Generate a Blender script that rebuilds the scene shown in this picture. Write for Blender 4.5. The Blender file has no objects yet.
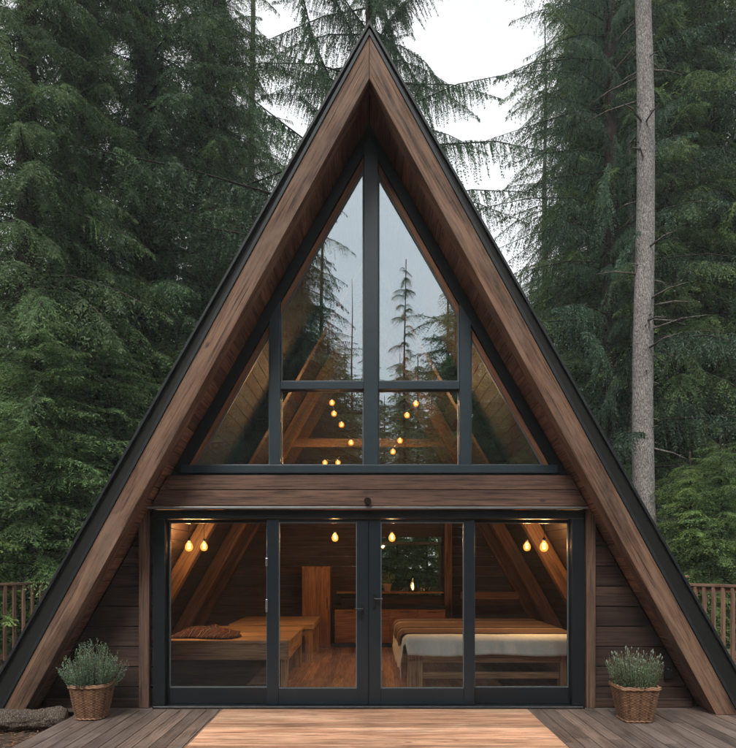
import bpy, math, random
import numpy as np
from mathutils import Vector, Matrix

random.seed(7)
RNG = np.random.default_rng(11)
scene = bpy.context.scene
COL = scene.collection

# ------------------------------------------------------------------ camera
F = 631.4; EYE = 1.6; HZ = 562.0; CX = 368.0
def P(px, py, d):
    """photo pixel at depth d -> world point"""
    return ((px - CX) * d / F, d, EYE - (py - HZ) * d / F)
cam_d = bpy.data.cameras.new("camera")
cam = bpy.data.objects.new("camera", cam_d); COL.objects.link(cam)
cam.location = (0, 0, EYE); cam.rotation_euler = (math.radians(90), 0, 0)
cam_d.sensor_fit = 'HORIZONTAL'; cam_d.sensor_width = 36.0
cam_d.lens = F / 736 * 36.0
cam_d.shift_y = (HZ - 374) / 736
cam_d.clip_start = 0.05; cam_d.clip_end = 600
scene.camera = cam

# ------------------------------------------------------------------ node helpers
def new_mat(name):
    m = bpy.data.materials.new(name); m.use_nodes = True
    nt = m.node_tree; nt.nodes.clear()
    out = nt.nodes.new('ShaderNodeOutputMaterial')
    return m, nt, out
def N(nt, t, **kw):
    n = nt.nodes.new(t)
    for k, v in kw.items(): setattr(n, k, v)
    return n
def L(nt, a, b): nt.links.new(a, b)
def ramp(nt, fac, stops):
    r = N(nt, 'ShaderNodeValToRGB')
    els = r.color_ramp.elements
    while len(els) < len(stops): els.new(0.5)
    for e, (p, c) in zip(els, stops):
        e.position = p; e.color = (c[0], c[1], c[2], 1) if len(c) == 3 else c
    L(nt, fac, r.inputs[0]); return r.outputs[0]
def mixc(nt, fac, a, b, mode='MIX'):
    m = N(nt, 'ShaderNodeMix', data_type='RGBA', blend_type=mode)
    for i, v in ((0, fac), (6, a), (7, b)):
        if isinstance(v, (int, float)): m.inputs[i].default_value = v
        elif isinstance(v, tuple): m.inputs[i].default_value = (*v, 1) if len(v) == 3 else v
        else: L(nt, v, m.inputs[i])
    return m.outputs[2]
def math_(nt, op, a, b=0.0, c=None):
    m = N(nt, 'ShaderNodeMath', operation=op)
    for i, v in enumerate((a, b) if c is None else (a, b, c)):
        if isinstance(v, (int, float)): m.inputs[i].default_value = v
        else: L(nt, v, m.inputs[i])
    return m.outputs[0]
def scaled(nt, vec, s, off=None):
    m = N(nt, 'ShaderNodeVectorMath', operation='MULTIPLY'); L(nt, vec, m.inputs[0]); m.inputs[1].default_value = s
    o = m.outputs[0]
    if off is not None:
        a = N(nt, 'ShaderNodeVectorMath', operation='ADD'); L(nt, o, a.inputs[0]); L(nt, off, a.inputs[1]); o = a.outputs[0]
    return o
def noise(nt, vec, scale, detail=4, rough=0.6, dist=0.0):
    n = N(nt, 'ShaderNodeTexNoise'); n.inputs['Scale'].default_value = scale
    n.inputs['Detail'].default_value = detail; n.inputs['Roughness'].default_value = rough
    n.inputs['Distortion'].default_value = dist
    if vec is not None: L(nt, vec, n.inputs['Vector'])
    return n.outputs['Fac']
def principled(nt, out, col=None, rough=0.6, bump=None, bstr=0.3, bdist=0.01, spec=None, metal=0.0):
    b = N(nt, 'ShaderNodeBsdfPrincipled')
    if col is not None:
        if isinstance(col, tuple): b.inputs['Base Color'].default_value = (*col, 1)
        else: L(nt, col, b.inputs['Base Color'])
    if isinstance(rough, (int, float)): b.inputs['Roughness'].default_value = rough
    else: L(nt, rough, b.inputs['Roughness'])
    b.inputs['Metallic'].default_value = metal
    if spec is not None: b.inputs['Specular IOR Level'].default_value = spec
    if bump is not None:
        bp = N(nt, 'ShaderNodeBump'); bp.inputs['Strength'].default_value = bstr; bp.inputs['Distance'].default_value = bdist
        L(nt, bump, bp.inputs['Height']); L(nt, bp.outputs[0], b.inputs['Normal'])
    L(nt, b.outputs[0], out.inputs['Surface'])
    return b

def wood(name, dark, mid, light, rough=0.6, grain=1.0, var=0.35, weather=None, knots=True, bstr=0.35):
    """timber: grain runs along UV.x (metres); the 'rnd' layer shifts tone per board"""
    m, nt, out = new_mat(name)
    uv = N(nt, 'ShaderNodeUVMap', uv_map='UVMap').outputs[0]
    rn = N(nt, 'ShaderNodeUVMap', uv_map='rnd').outputs[0]
    off = scaled(nt, rn, (31.0, 17.0, 0))
    wig = noise(nt, scaled(nt, uv, (0.9, 3.0, 1), off), 1.0, 2, 0.5)
    w3 = N(nt, 'ShaderNodeCombineXYZ'); L(nt, math_(nt, 'MULTIPLY', wig, 0.0), w3.inputs[0]); L(nt, math_(nt, 'MULTIPLY', wig, 0.9), w3.inputs[1])
    fine = noise(nt, scaled(nt, uv, (2.2, 95.0 * grain, 1), off), 1.0, 5, 0.65)
    v2 = N(nt, 'ShaderNodeVectorMath', operation='ADD'); L(nt, scaled(nt, uv, (0.55, 15.0 * grain, 1), off), v2.inputs[0]); L(nt, scaled(nt, w3.outputs[0], (0, 4.0, 0)), v2.inputs[1])
    broad = noise(nt, v2.outputs[0], 1.0, 3, 0.55, 0.4)
    blot = noise(nt, scaled(nt, uv, (1.3, 2.6, 1), off), 1.0, 5, 0.65)
    col = ramp(nt, broad, [(0.28, dark), (0.5, mid), (0.74, light)])
    fcol = ramp(nt, fine, [(0.38, (0.26, 0.24, 0.23)), (0.53, (1.08, 1.08, 1.08))])
    col = mixc(nt, 0.75, col, fcol, 'MULTIPLY')
    sx = N(nt, 'ShaderNodeSeparateXYZ'); L(nt, rn, sx.inputs[0])
    tone = ramp(nt, sx.outputs[0], [(0, (1 - var,) * 3), (1, (1 + var * .6,) * 3)])
    col = mixc(nt, 1.0, col, tone, 'MULTIPLY')
    bl = ramp(nt, blot, [(0.3, (0.55, 0.53, 0.52)), (0.6, (1.08, 1.05, 1.03))])
    col = mixc(nt, 0.7, col, bl, 'MULTIPLY')
    h = fine
    if knots:
        vo = N(nt, 'ShaderNodeTexVoronoi'); vo.inputs['Scale'].default_value = 1.0
        L(nt, scaled(nt, uv, (2.6, 5.0, 1), off), vo.inputs['Vector'])
        k = ramp(nt, vo.outputs['Distance'], [(0.05, (1, 1, 1)), (0.13, (0, 0, 0))])
        sel = N(nt, 'ShaderNodeSeparateXYZ'); L(nt, vo.outputs['Color'], sel.inputs[0])
        kk = math_(nt, 'MULTIPLY', k, math_(nt, 'GREATER_THAN', sel.outputs[0], 0.5))
        col = mixc(nt, math_(nt, 'MULTIPLY', kk, 0.8), col, tuple(c * 0.35 for c in dark))
        # checks: thin dark splits along the grain
        ck = noise(nt, scaled(nt, uv, (0.8, 42.0, 1), off), 1.0, 2, 0.4)
        ckm = ramp(nt, ck, [(0.33, (1, 1, 1)), (0.37, (0, 0, 0))])
        col = mixc(nt, math_(nt, 'MULTIPLY', ckm, 0.7), col, tuple(c * 0.25 for c in dark))
        h = math_(nt, 'SUBTRACT', fine, math_(nt, 'MULTIPLY', ckm, 0.7))
    if weather:
        wz = noise(nt, scaled(nt, uv, (0.7, 1.5, 1), off), 2.0, 6, 0.7)
        col = mixc(nt, ramp(nt, wz, [(0.45, (0, 0, 0)), (0.68, (0.75,) * 3)]), col, weather)
    rr = ramp(nt, fine, [(0.2, (min(rough + .15, 1),) * 3), (0.8, (rough - 0.08,) * 3)])
    principled(nt, out, col, rr, h, bstr, 0.004)
    return m

M = {}
M['beam'] = wood('beam_wood', (0.060, 0.032, 0.020), (0.20, 0.108, 0.066), (0.34, 0.205, 0.132), 0.7, 0.62, 0.15, (0.26, 0.17, 0.12), bstr=1.0)
M['header'] = wood('header_wood', (0.068, 0.035, 0.023), (0.14, 0.074, 0.049), (0.215, 0.122, 0.083), 0.6, 0.5, 0.2)
M['cladding'] = wood('cladding_wood', (0.024, 0.013, 0.009), (0.056, 0.030, 0.021), (0.09, 0.052, 0.037), 0.65, 0.55, 0.35)
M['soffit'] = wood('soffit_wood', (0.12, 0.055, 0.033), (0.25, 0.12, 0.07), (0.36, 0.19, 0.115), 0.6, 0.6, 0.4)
M['lining'] = wood('shaded_lining_wood', (0.014, 0.007, 0.0045), (0.036, 0.018, 0.011), (0.06, 0.032, 0.019), 0.6, 0.9, 0.4)  # soffit boards continued inside; the interior's dimness is painted into this tone
M['trim'] = wood('trim_wood', (0.07, 0.04, 0.027), (0.15, 0.088, 0.058), (0.22, 0.14, 0.095), 0.65, 0.8, 0.2)
M['rake_wood'] = wood('rake_wood', (0.2, 0.085, 0.045), (0.36, 0.165, 0.09), (0.46, 0.24, 0.13), 0.55, 0.8, 0.2, knots=False)
M['rafter'] = wood('rafter_wood', (0.07, 0.034, 0.017), (0.16, 0.082, 0.04), (0.24, 0.135, 0.07), 0.55, 0.8, 0.2)
M['deck'] = wood('deck_wood', (0.070, 0.047, 0.037), (0.145, 0.102, 0.081), (0.225, 0.165, 0.133), 0.72, 0.6, 0.42, (0.17, 0.135, 0.115), bstr=0.6)
M['platform'] = wood('platform_wood', (0.44, 0.22, 0.13), (0.68, 0.39, 0.25), (0.82, 0.55, 0.37), 0.5, 0.45, 0.38, knots=True, bstr=0.2)
M['floor'] = wood('floor_wood', (0.22, 0.11, 0.05), (0.42, 0.23, 0.12), (0.54, 0.33, 0.18), 0.32, 0.8, 0.35)
M['furn'] = wood('furniture_wood', (0.30, 0.19, 0.11), (0.50, 0.34, 0.21), (0.62, 0.45, 0.29), 0.45, 0.7, 0.2)
M['cab'] = wood('cabinet_wood', (0.17, 0.075, 0.032), (0.30, 0.145, 0.065), (0.39, 0.2, 0.10), 0.42, 0.7, 0.2, knots=False)
M['rail'] = wood('railing_wood', (0.15, 0.075, 0.048), (0.29, 0.165, 0.11), (0.40, 0.25, 0.18), 0.7, 0.9, 0.3)

def simple(name, col, rough=0.5, metal=0.0, ns=12, namt=0.25, bump=0.1):
    m, nt, out = new_mat(name)
    tc = N(nt, 'ShaderNodeTexCoord').outputs['Object']
    n = noise(nt, tc, ns, 5, 0.6)
    c = mixc(nt, 1.0, tuple(col), ramp(nt, n, [(0.3, (1 - namt,) * 3), (0.7, (1 + namt,) * 3)]), 'MULTIPLY')
    principled(nt, out, c, rough, n, bump, 0.003, metal=metal)
    return m
M['metal'] = simple('frame_metal', (0.026, 0.041, 0.053), 0.38, 0.0, 9, 0.12, 0.03)
M['metal_dk'] = simple('dark_frame_metal', (0.008, 0.011, 0.014), 0.4, 0.0, 9, 0.15, 0.03)
M['door_metal'] = simple('door_metal', (0.012, 0.018, 0.024), 0.36, 0.0, 9, 0.12, 0.03)
M['bead'] = simple('glazing_bead', (0.10, 0.125, 0.14), 0.35, 0.0, 9, 0.1, 0.02)
M['drip'] = simple('drip_metal', (0.30, 0.33, 0.35), 0.35, 0.6, 9, 0.15, 0.02)
M['roof'] = simple('roof_metal', (0.004, 0.005, 0.0045), 0.75, 0.0, 5, 0.4, 0.1)
M['rooftrim'] = simple('roof_trim_metal', (0.014, 0.017, 0.020), 0.55, 0.0, 6, 0.3, 0.05)
M['black'] = simple('black_metal', (0.008, 0.008, 0.009), 0.4)
M['steel'] = simple('steel', (0.6, 0.62, 0.64), 0.25, 0.9, 20, 0.1, 0.02)
M['worktop'] = simple('worktop', (0.012, 0.011, 0.011), 0.3)
M['soil'] = simple('soil', (0.03, 0.02, 0.014), 0.95, 0, 60, 0.5, 0.8)
M['sheet'] = simple('white_sheet', (0.78, 0.90, 0.96), 0.85, 0, 30, 0.06, 0.3)
M['ceramic'] = simple('ceramic', (0.4, 0.33, 0.26), 0.4)

def striped(name, a, b, c, freq, axis=0):
    m, nt, out = new_mat(name)
    uv = N(nt, 'ShaderNodeUVMap', uv_map='UVMap').outputs[0]
    s = N(nt, 'ShaderNodeSeparateXYZ'); L(nt, uv, s.inputs[0])
    t = math_(nt, 'FRACT', math_(nt, 'MULTIPLY', s.outputs[axis], freq))
    col = ramp(nt, t, [(0.0, a), (0.42, a), (0.45, c), (0.5, c), (0.53, b), (0.78, b), (0.8, c), (0.83, a)])
    tc = N(nt, 'ShaderNodeTexCoord').outputs['Object']
    w = noise(nt, tc, 90, 3, 0.6)
    col = mixc(nt, 0.5, col, ramp(nt, w, [(0.3, (0.6,) * 3), (0.7, (1.2,) * 3)]), 'MULTIPLY')
    principled(nt, out, col, 0.9, w, 0.4, 0.003, spec=0.2)
    return m
M['blanket'] = striped('brown_blanket', (0.15, 0.105, 0.088), (0.10, 0.072, 0.062), (0.46, 0.40, 0.35), 2.1, 1)
M['throw'] = striped('striped_throw', (0.075, 0.034, 0.036), (0.04, 0.03, 0.04), (0.25, 0.17, 0.13), 9.0, 0)

def glass_mat(name, fac, tint):
    m, nt, out = new_mat(name)
    tr = N(nt, 'ShaderNodeBsdfTransparent'); tr.inputs[0].default_value = (*tint, 1)
    gl = N(nt, 'ShaderNodeBsdfGlossy'); gl.inputs['Roughness'].default_value = 0.0; gl.inputs[0].default_value = (0.82, 0.93, 1.0, 1)
    tc = N(nt, 'ShaderNodeTexCoord').outputs['Object']
    bp = N(nt, 'ShaderNodeBump'); bp.inputs['Strength'].default_value = 0.02; bp.inputs['Distance'].default_value = 0.001
    L(nt, noise(nt, tc, 1.6, 2, 0.4), bp.inputs['Height']); L(nt, bp.outputs[0], gl.inputs['Normal'])
    lw = N(nt, 'ShaderNodeFresnel'); lw.inputs['IOR'].default_value = 1.45
    f = math_(nt, 'ADD', math_(nt, 'MULTIPLY', lw.outputs[0], 0.8), fac)
    mx = N(nt, 'ShaderNodeMixShader'); L(nt, f, mx.inputs[0]); L(nt, tr.outputs[0], mx.inputs[1]); L(nt, gl.outputs[0], mx.inputs[2])
    L(nt, mx.outputs[0], out.inputs['Surface'])
    return m
M['glass'] = glass_mat('gable_glass', 0.27, (0.97, 0.98, 0.97))
M['glass_door'] = glass_mat('door_glass', 0.0, (0.97, 0.98, 0.97))
M['clear'] = glass_mat('clear_glass', 0.03, (0.95, 0.97, 0.95))

def emit(name, col, s):
    m, nt, out = new_mat(name)
    e = N(nt, 'ShaderNodeEmission'); e.inputs[0].default_value = (*col, 1); e.inputs[1].default_value = s
    L(nt, e.outputs[0], out.inputs['Surface']); return m
M['filament'] = emit('glowing_filament', (1.0, 0.50, 0.14), 10.0)
m, nt, out = new_mat('lit_bulb_glass')
e = N(nt, 'ShaderNodeEmission'); e.inputs[0].default_value = (1.0, 0.34, 0.05, 1); e.inputs[1].default_value = 0.8
t = N(nt, 'ShaderNodeBsdfTransparent'); t.inputs[0].default_value = (1, .82, .6, 1)
a = N(nt, 'ShaderNodeAddShader'); L(nt, e.outputs[0], a.inputs[0]); L(nt, t.outputs[0], a.inputs[1]); L(nt, a.outputs[0], out.inputs['Surface'])
M['bulb'] = m

def foliage(name, a, b, c, trans=0.3):
    m, nt, out = new_mat(name)
    rn = N(nt, 'ShaderNodeUVMap', uv_map='rnd').outputs[0]
    s = N(nt, 'ShaderNodeSeparateXYZ'); L(nt, rn, s.inputs[0])
    col = ramp(nt, s.outputs[0], [(0.0, a), (0.55, b), (1.0, c)])
    col = mixc(nt, 1.0, col, ramp(nt, s.outputs[1], [(0, (0.6,) * 3), (1, (1.35,) * 3)]), 'MULTIPLY')
    oi = N(nt, 'ShaderNodeObjectInfo')
    col = mixc(nt, 1.0, col, ramp(nt, oi.outputs['Random'], [(0, (0.8, 0.88, 0.95)), (1, (1.15, 1.1, 0.9))]), 'MULTIPLY')
    p = N(nt, 'ShaderNodeBsdfPrincipled'); L(nt, col, p.inputs['Base Color']); p.inputs['Roughness'].default_value = 0.55
    p.inputs['Specular IOR Level'].default_value = 0.3
    tl = N(nt, 'ShaderNodeBsdfTranslucent'); L(nt, col, tl.inputs[0])
    mx = N(nt, 'ShaderNodeMixShader'); mx.inputs[0].default_value = trans
    L(nt, p.outputs[0], mx.inputs[1]); L(nt, tl.outputs[0], mx.inputs[2]); L(nt, mx.outputs[0], out.inputs['Surface'])
    return m
M['fir'] = foliage('fir_needles', (0.055, 0.100, 0.048), (0.105, 0.172, 0.074), (0.18, 0.26, 0.10), 0.4)
M['fir_blue'] = foliage('spruce_needles', (0.046, 0.086, 0.058), (0.078, 0.138, 0.088), (0.13, 0.20, 0.118), 0.4)
M['hemlock'] = foliage('hemlock_needles', (0.095, 0.165, 0.064), (0.175, 0.27, 0.095), (0.29, 0.39, 0.14), 0.4)
M['herb'] = foliage('herb_leaves', (0.09, 0.15, 0.09), (0.17, 0.28, 0.16), (0.34, 0.45, 0.29), 0.25)
M['lavender_tip'] = simple('lavender_buds', (0.24, 0.29, 0.23), 0.8)

def bark(name, a, b, c, sc=1.0):
    m, nt, out = new_mat(name)
    tc = N(nt, 'ShaderNodeTexCoord').outputs['Object']
    v = scaled(nt, tc, (9 * sc, 9 * sc, 4.0 * sc))
    vo = N(nt, 'ShaderNodeTexVoronoi', feature='DISTANCE_TO_EDGE'); vo.inputs['Scale'].default_value = 2.2
    wn = N(nt, 'ShaderNodeTexNoise'); wn.inputs['Scale'].default_value = 1.3; L(nt, v, wn.inputs['Vector'])
    av = N(nt, 'ShaderNodeVectorMath', operation='ADD'); L(nt, v, av.inputs[0]); L(nt, wn.outputs['Color'], av.inputs[1])
    L(nt, av.outputs[0], vo.inputs['Vector'])
    n1 = noise(nt, v, 3.0, 6, 0.7)
    n2 = noise(nt, tc, 1.1, 4, 0.6)
    col = ramp(nt, n1, [(0.3, a), (0.52, b), (0.72, c)])
    crack = ramp(nt, vo.outputs['Distance'], [(0.0, (0.25,) * 3), (0.12, (1, 1, 1))])
    col = mixc(nt, 0.8, col, crack, 'MULTIPLY')
    col = mixc(nt, 1.0, col, ramp(nt, n2, [(0.3, (0.7,) * 3), (0.7, (1.2,) * 3)]), 'MULTIPLY')
    h = math_(nt, 'ADD', n1, math_(nt, 'MULTIPLY', crack, 0.6))
    principled(nt, out, col, 0.9, h, 0.8, 0.02, spec=0.2)
    return m
M['bark'] = bark('dark_bark', (0.028, 0.022, 0.018), (0.06, 0.048, 0.04), (0.10, 0.085, 0.07))
M['bark_gray'] = bark('grey_bark', (0.15, 0.135, 0.128), (0.33, 0.30, 0.285), (0.58, 0.54, 0.51), 1.5)
M['bark_log'] = bark('lichen_bark', (0.06, 0.043, 0.032), (0.17, 0.13, 0.10), (0.58, 0.52, 0.45), 3.6)
M['dead'] = bark('dead_wood', (0.10, 0.085, 0.07), (0.2, 0.175, 0.15), (0.32, 0.29, 0.26))

m, nt, out = new_mat('forest_floor')
tc = N(nt, 'ShaderNodeTexCoord').outputs['Object']
n1 = noise(nt, tc, 1.2, 6, 0.65); n2 = noise(nt, tc, 26, 5, 0.7); n3 = noise(nt, tc, 0.25, 3, 0.5)
c = ramp(nt, n2, [(0.3, (0.028, 0.017, 0.012)), (0.5, (0.075, 0.045, 0.03)), (0.72, (0.14, 0.09, 0.062))])
c = mixc(nt, ramp(nt, n1, [(0.5, (0, 0, 0)), (0.66, (0.7,) * 3)]), c, (0.035, 0.06, 0.02))
principled(nt, out, c, 0.95, n2, 0.9, 0.04)
M['ground'] = m

# wicker
m, nt, out = new_mat('wicker')
uv = N(nt, 'ShaderNodeUVMap', uv_map='UVMap').outputs[0]
rn = N(nt, 'ShaderNodeUVMap', uv_map='rnd').outputs[0]
s = N(nt, 'ShaderNodeSeparateXYZ'); L(nt, rn, s.inputs[0])
tc = N(nt, 'ShaderNodeTexCoord').outputs['Object']
nn = noise(nt, tc, 28, 4, 0.6)
c = ramp(nt, s.outputs[0], [(0.0, (0.05, 0.022, 0.012)), (0.45, (0.22, 0.115, 0.062)), (1.0, (0.40, 0.235, 0.14))])
c = mixc(nt, 1.0, c, ramp(nt, nn, [(0.3, (0.6,) * 3), (0.7, (1.25,) * 3)]), 'MULTIPLY')
principled(nt, out, c, 0.55, nn, 0.3, 0.004)
M['wicker'] = m

# ------------------------------------------------------------------ object helpers
def tag(o, label=None, cat=None, group=None, kind=None):
    if label: o['label'] = label
    if cat: o['category'] = cat
    if group: o['group'] = group
    if kind: o['kind'] = kind
    return o
def thing(name, loc, label, cat, group=None):
    o = bpy.data.objects.new(name, None); COL.objects.link(o); o.location = loc
    o.empty_display_size = 0.2
    return tag(o, label, cat, group)
def org(parent):
    v = Vector((0, 0, 0))
    while parent is not None:
        v += Vector(parent.location); parent = parent.parent
    return v

class MB:
    """collects faces in world coordinates; build() links ONE mesh object under its parent"""
    def __init__(s): s.v = []; s.f = []; s.ax = []; s.rn = []; s.uvx = {}
    def add(s, vs, fs, axis=(1, 0, 0), rnd=None):
        b = len(s.v); s.v += [tuple(v) for v in vs]
        r = rnd if rnd is not None else (random.random(), random.random())
        for f in fs:
            s.f.append(tuple(i + b for i in f)); s.ax.append(axis); s.rn.append(r)
        return s
    def box(s, x0, x1, y0, y1, z0, z1, axis='x', rnd=None):
        vs = [(x, y, z) for z in (z0, z1) for y in (y0, y1) for x in (x0, x1)]
        fs = [(0, 2, 3, 1), (4, 5, 7, 6), (0, 1, 5, 4), (2, 6, 7, 3), (0, 4, 6, 2), (1, 3, 7, 5)]
        return s.add(vs, fs, {'x': (1, 0, 0), 'y': (0, 1, 0), 'z': (0, 0, 1)}[axis], rnd)
    def prism(s, poly, y0, y1, axis=(1, 0, 0), rnd=None):
        """poly in XZ, extruded in Y"""
        n = len(poly)
        ar = sum(poly[i][0] * poly[(i + 1) % n][1] - poly[(i + 1) % n][0] * poly[i][1] for i in range(n))
        if ar < 0: poly = poly[::-1]
        vs = [(x, y0, z) for x, z in poly] + [(x, y1, z) for x, z in poly]
        fs = [tuple(range(n)), tuple(range(2 * n - 1, n - 1, -1))]
        fs += [(i, i + n, (i + 1) % n + n, (i + 1) % n) for i in range(n)]
        return s.add(vs, fs, axis, rnd)
    def obox(s, a, b, w, h, up=(0, 0, 1), rnd=None):
        """beam from a to b, w sideways, h along up"""
        a = Vector(a); b = Vector(b); d = (b - a).normalized(); u = Vector(up); sd = d.cross(u).normalized(); u = sd.cross(d).normalized()
        vs = []
        for p in (a, b):
            for i, j in ((-1, -1), (1, -1), (1, 1), (-1, 1)): vs.append(p + sd * (i * w / 2) + u * (j * h / 2))
        fs = [(0, 1, 2, 3), (7, 6, 5, 4), (0, 4, 5, 1), (1, 5, 6, 2), (2, 6, 7, 3), (3, 7, 4, 0)]
        return s.add(vs, fs, tuple(d), rnd)
    def tube(s, pts, rs, n=8, cap=True, rnd=None):
        pts = [Vector(p) for p in pts]
        if isinstance(rs, (int, float)): rs = [rs] * len(pts)
        vs = []; fs = []
        for i, p in enumerate(pts):
            d = (pts[min(i + 1, len(pts) - 1)] - pts[max(i - 1, 0)]).normalized()
            u = Vector((0, 0, 1)) if abs(d.z) < 0.9 else Vector((1, 0, 0))
            sd = d.cross(u).normalized(); u = sd.cross(d)
            for k in range(n):
                a = 2 * math.pi * k / n
                vs.append(p + (sd * math.cos(a) + u * math.sin(a)) * rs[i])
        for i in range(len(pts) - 1):
            for k in range(n):
                k2 = (k + 1) % n
                fs.append((i * n + k, i * n + k2, (i + 1) * n + k2, (i + 1) * n + k))
        if cap: fs += [tuple(range(n - 1, -1, -1)), tuple(range((len(pts) - 1) * n, len(pts) * n))]
        return s.add(vs, fs, tuple((pts[-1] - pts[0]).normalized()), rnd)
    def lathe(s, c, prof, n=20, rnd=None):
        vs = []; fs = []
        for r, z in prof:
            for k in range(n):
                a = 2 * math.pi * k / n; vs.append((c[0] + r * math.cos(a), c[1] + r * math.sin(a), c[2] + z))
        for i in range(len(prof) - 1):
            for k in range(n):
                k2 = (k + 1) % n; fs.append((i * n + k, i * n + k2, (i + 1) * n + k2, (i + 1) * n + k))
        fs.append(tuple(range(n - 1, -1, -1))); fs.append(tuple(range((len(prof) - 1) * n, len(prof) * n)))
        return s.add(vs, fs, (0, 0, 1), rnd)
    def build(s, name, mat, parent=None, bevel=0.0, smooth=False):
        o = org(parent)
        me = bpy.data.meshes.new(name)
        me.from_pydata([(v[0] - o.x, v[1] - o.y, v[2] - o.z) for v in s.v], [], s.f)
        u0 = me.uv_layers.new(name='UVMap'); u1 = me.uv_layers.new(name='rnd')
        for p in me.polygons:
            n = Vector(p.normal); a = Vector(s.ax[p.index]); r = s.rn[p.index]
            if abs(n.dot(a)) > 0.9:
                t = n.orthogonal().normalized(); a2 = t; c2 = n.cross(t); k = 0.15
            else:
                a2 = a; c2 = n.cross(a).normalized(); k = 1.0
            for li in p.loop_indices:
                v = Vector(s.v[me.loops[li].vertex_index])
                u0.data[li].uv = (v.dot(a2) * k, v.dot(c2)); u1.data[li].uv = r
        if smooth:
            for p in me.polygons: p.use_smooth = True
        me.materials.append(mat); me.validate()
        ob = bpy.data.objects.new(name, me); COL.objects.link(ob)
        if parent is not None: ob.parent = parent
        if bevel:
            bv = ob.modifiers.new('b', 'BEVEL'); bv.width = bevel; bv.segments = 2; bv.limit_method = 'ANGLE'; bv.angle_limit = math.radians(40)
        return ob

def np_mesh(name, V, Q, R, mat):
    """quads mesh from arrays; R (nq,2) = rnd uv"""
    me = bpy.data.meshes.new(name)
    nv, nq = len(V), len(Q)
    me.vertices.add(nv); me.vertices.foreach_set('co', V.astype(np.float32).ravel())
    me.loops.add(nq * 4); me.loops.foreach_set('vertex_index', Q.astype(np.int32).ravel())
    me.polygons.add(nq)
    me.polygons.foreach_set('loop_start', np.arange(0, nq * 4, 4, dtype=np.int32))
    me.polygons.foreach_set('loop_total', np.full(nq, 4, dtype=np.int32))
    me.update(calc_edges=True)
    u = me.uv_layers.new(name='rnd'); u.data.foreach_set('uv', np.repeat(R, 4, axis=0).astype(np.float32).ravel())
    me.materials.append(mat)
    return me

def grid_obj(name, fn, nu, nv, mat, parent=None, thick=0.0, scale_uv=(1, 1), sub=0):
    o = org(parent)
    vs = [tuple(Vector(fn(i / nu, j / nv)) - o) for j in range(nv + 1) for i in range(nu + 1)]
    fs = [(j * (nu + 1) + i, j * (nu + 1) + i + 1, (j + 1) * (nu + 1) + i + 1, (j + 1) * (nu + 1) + i) for j in range(nv) for i in range(nu)]
    me = bpy.data.meshes.new(name); me.from_pydata(vs, [], fs)
    u0 = me.uv_layers.new(name='UVMap'); u1 = me.uv_layers.new(name='rnd')
    for l in me.loops:
        i = l.vertex_index % (nu + 1); j = l.vertex_index // (nu + 1)
        u0.data[l.index].uv = (i / nu * scale_uv[0], j / nv * scale_uv[1]); u1.data[l.index].uv = (.5, .5)
    for p in me.polygons: p.use_smooth = True
    me.materials.append(mat)
    ob = bpy.data.objects.new(name, me); COL.objects.link(ob)
    if parent is not None: ob.parent = parent
    if thick:
        sm = ob.modifiers.new('s', 'SOLIDIFY'); sm.thickness = thick; sm.offset = 0
    return ob
from mathutils import noise as mn
def fbm(x, y, z=0.0, o=4):
    return mn.fractal(Vector((x, y, z)), 1.0, 2.0, o)

HAZE = 0.0016
# ================================================================== THE CABIN
W = 7.0; PXM = W / F; XC = 0.014
def wx(px): return (px - CX) * PXM
def wz(py): return EYE - (py - HZ) * PXM
A = 6.42; T = 0.565; YF = 6.60
def prow(mb):
    """the overhang grows towards the ridge: lean the front of the roof outward"""
    mb.v = [(v[0], v[1] - .045 * max(v[2], 0) if v[1] < 6.85 else v[1], v[2]) for v in mb.v]
    return mb
cabin = thing('a_frame_cabin', (XC, W, 0), 'steep brown timber A-frame cabin with black-framed glass gable and sliding doors', 'cabin')
def rx(z, a=A): return T * (a - z)

# gable beams
for s in (-1, 1):
    b = MB(); zb = -0.13 if s < 0 else 0.003
    e = 0.0015 * s
    poly = [(XC + e, A + .01), (XC + s * rx(zb), zb), (XC + s * (rx(zb) + .235), zb), (XC + e, A + .01 + .235 / T)]
    b.prism(poly, YF, YF + .20, (s * -T, 0, 1)); b.f and None
    v = Vector((-s * T, 0, 1)).normalized(); b.ax = [tuple(v)] * len(b.ax)
    prow(b).build('gable_beam', M['beam'], cabin, 0.006)
# metal trim + dark roof edge/slab
for s in (-1, 1):
    a0 = .235 / T + A + .01
    t = MB(); z0 = -0.12
    # stepped metal flashing: two thin folds
    t.prism([(XC, a0), (XC + s * (rx(z0) + .235), z0), (XC + s * (rx(z0) + .268), z0), (XC, a0 + .035 / T)], YF - .012, 13.0, (0, 1, 0))
    prow(t).build('roof_flashing', M['rooftrim'], cabin, 0.003)
    r = MB()
    r.prism([(XC, a0 + .035 / T + .002), (XC + s * (rx(z0) + .270), z0), (XC + s * (rx(z0) + .50), z0), (XC, 6.99)], YF + .03, 13.0, (0, 1, 0))
    # standing seams on the outer face
    for k in range(15):
        y = YF + .2 + k * .44
        pa = Vector((XC + s * (rx(z0) + .50), y, z0)); pb = Vector((XC + s * .02, y, 6.98))
        r.obox(pa, pb, .03, .05, (s, 0, T))
    prow(r).build('roof', M['roof'], cabin)
    # a lighter folded edge strip on the slab front
    q = MB(); q.prism([(XC + s * .0, 6.950), (XC + s * (rx(z0) + .47), z0), (XC + s * (rx(z0) + .50), z0), (XC, 6.995)], YF - .002, YF + .03, (0, 1, 0))
    prow(q).build('roof_edge', M['rooftrim'], cabin, 0.002)

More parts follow.
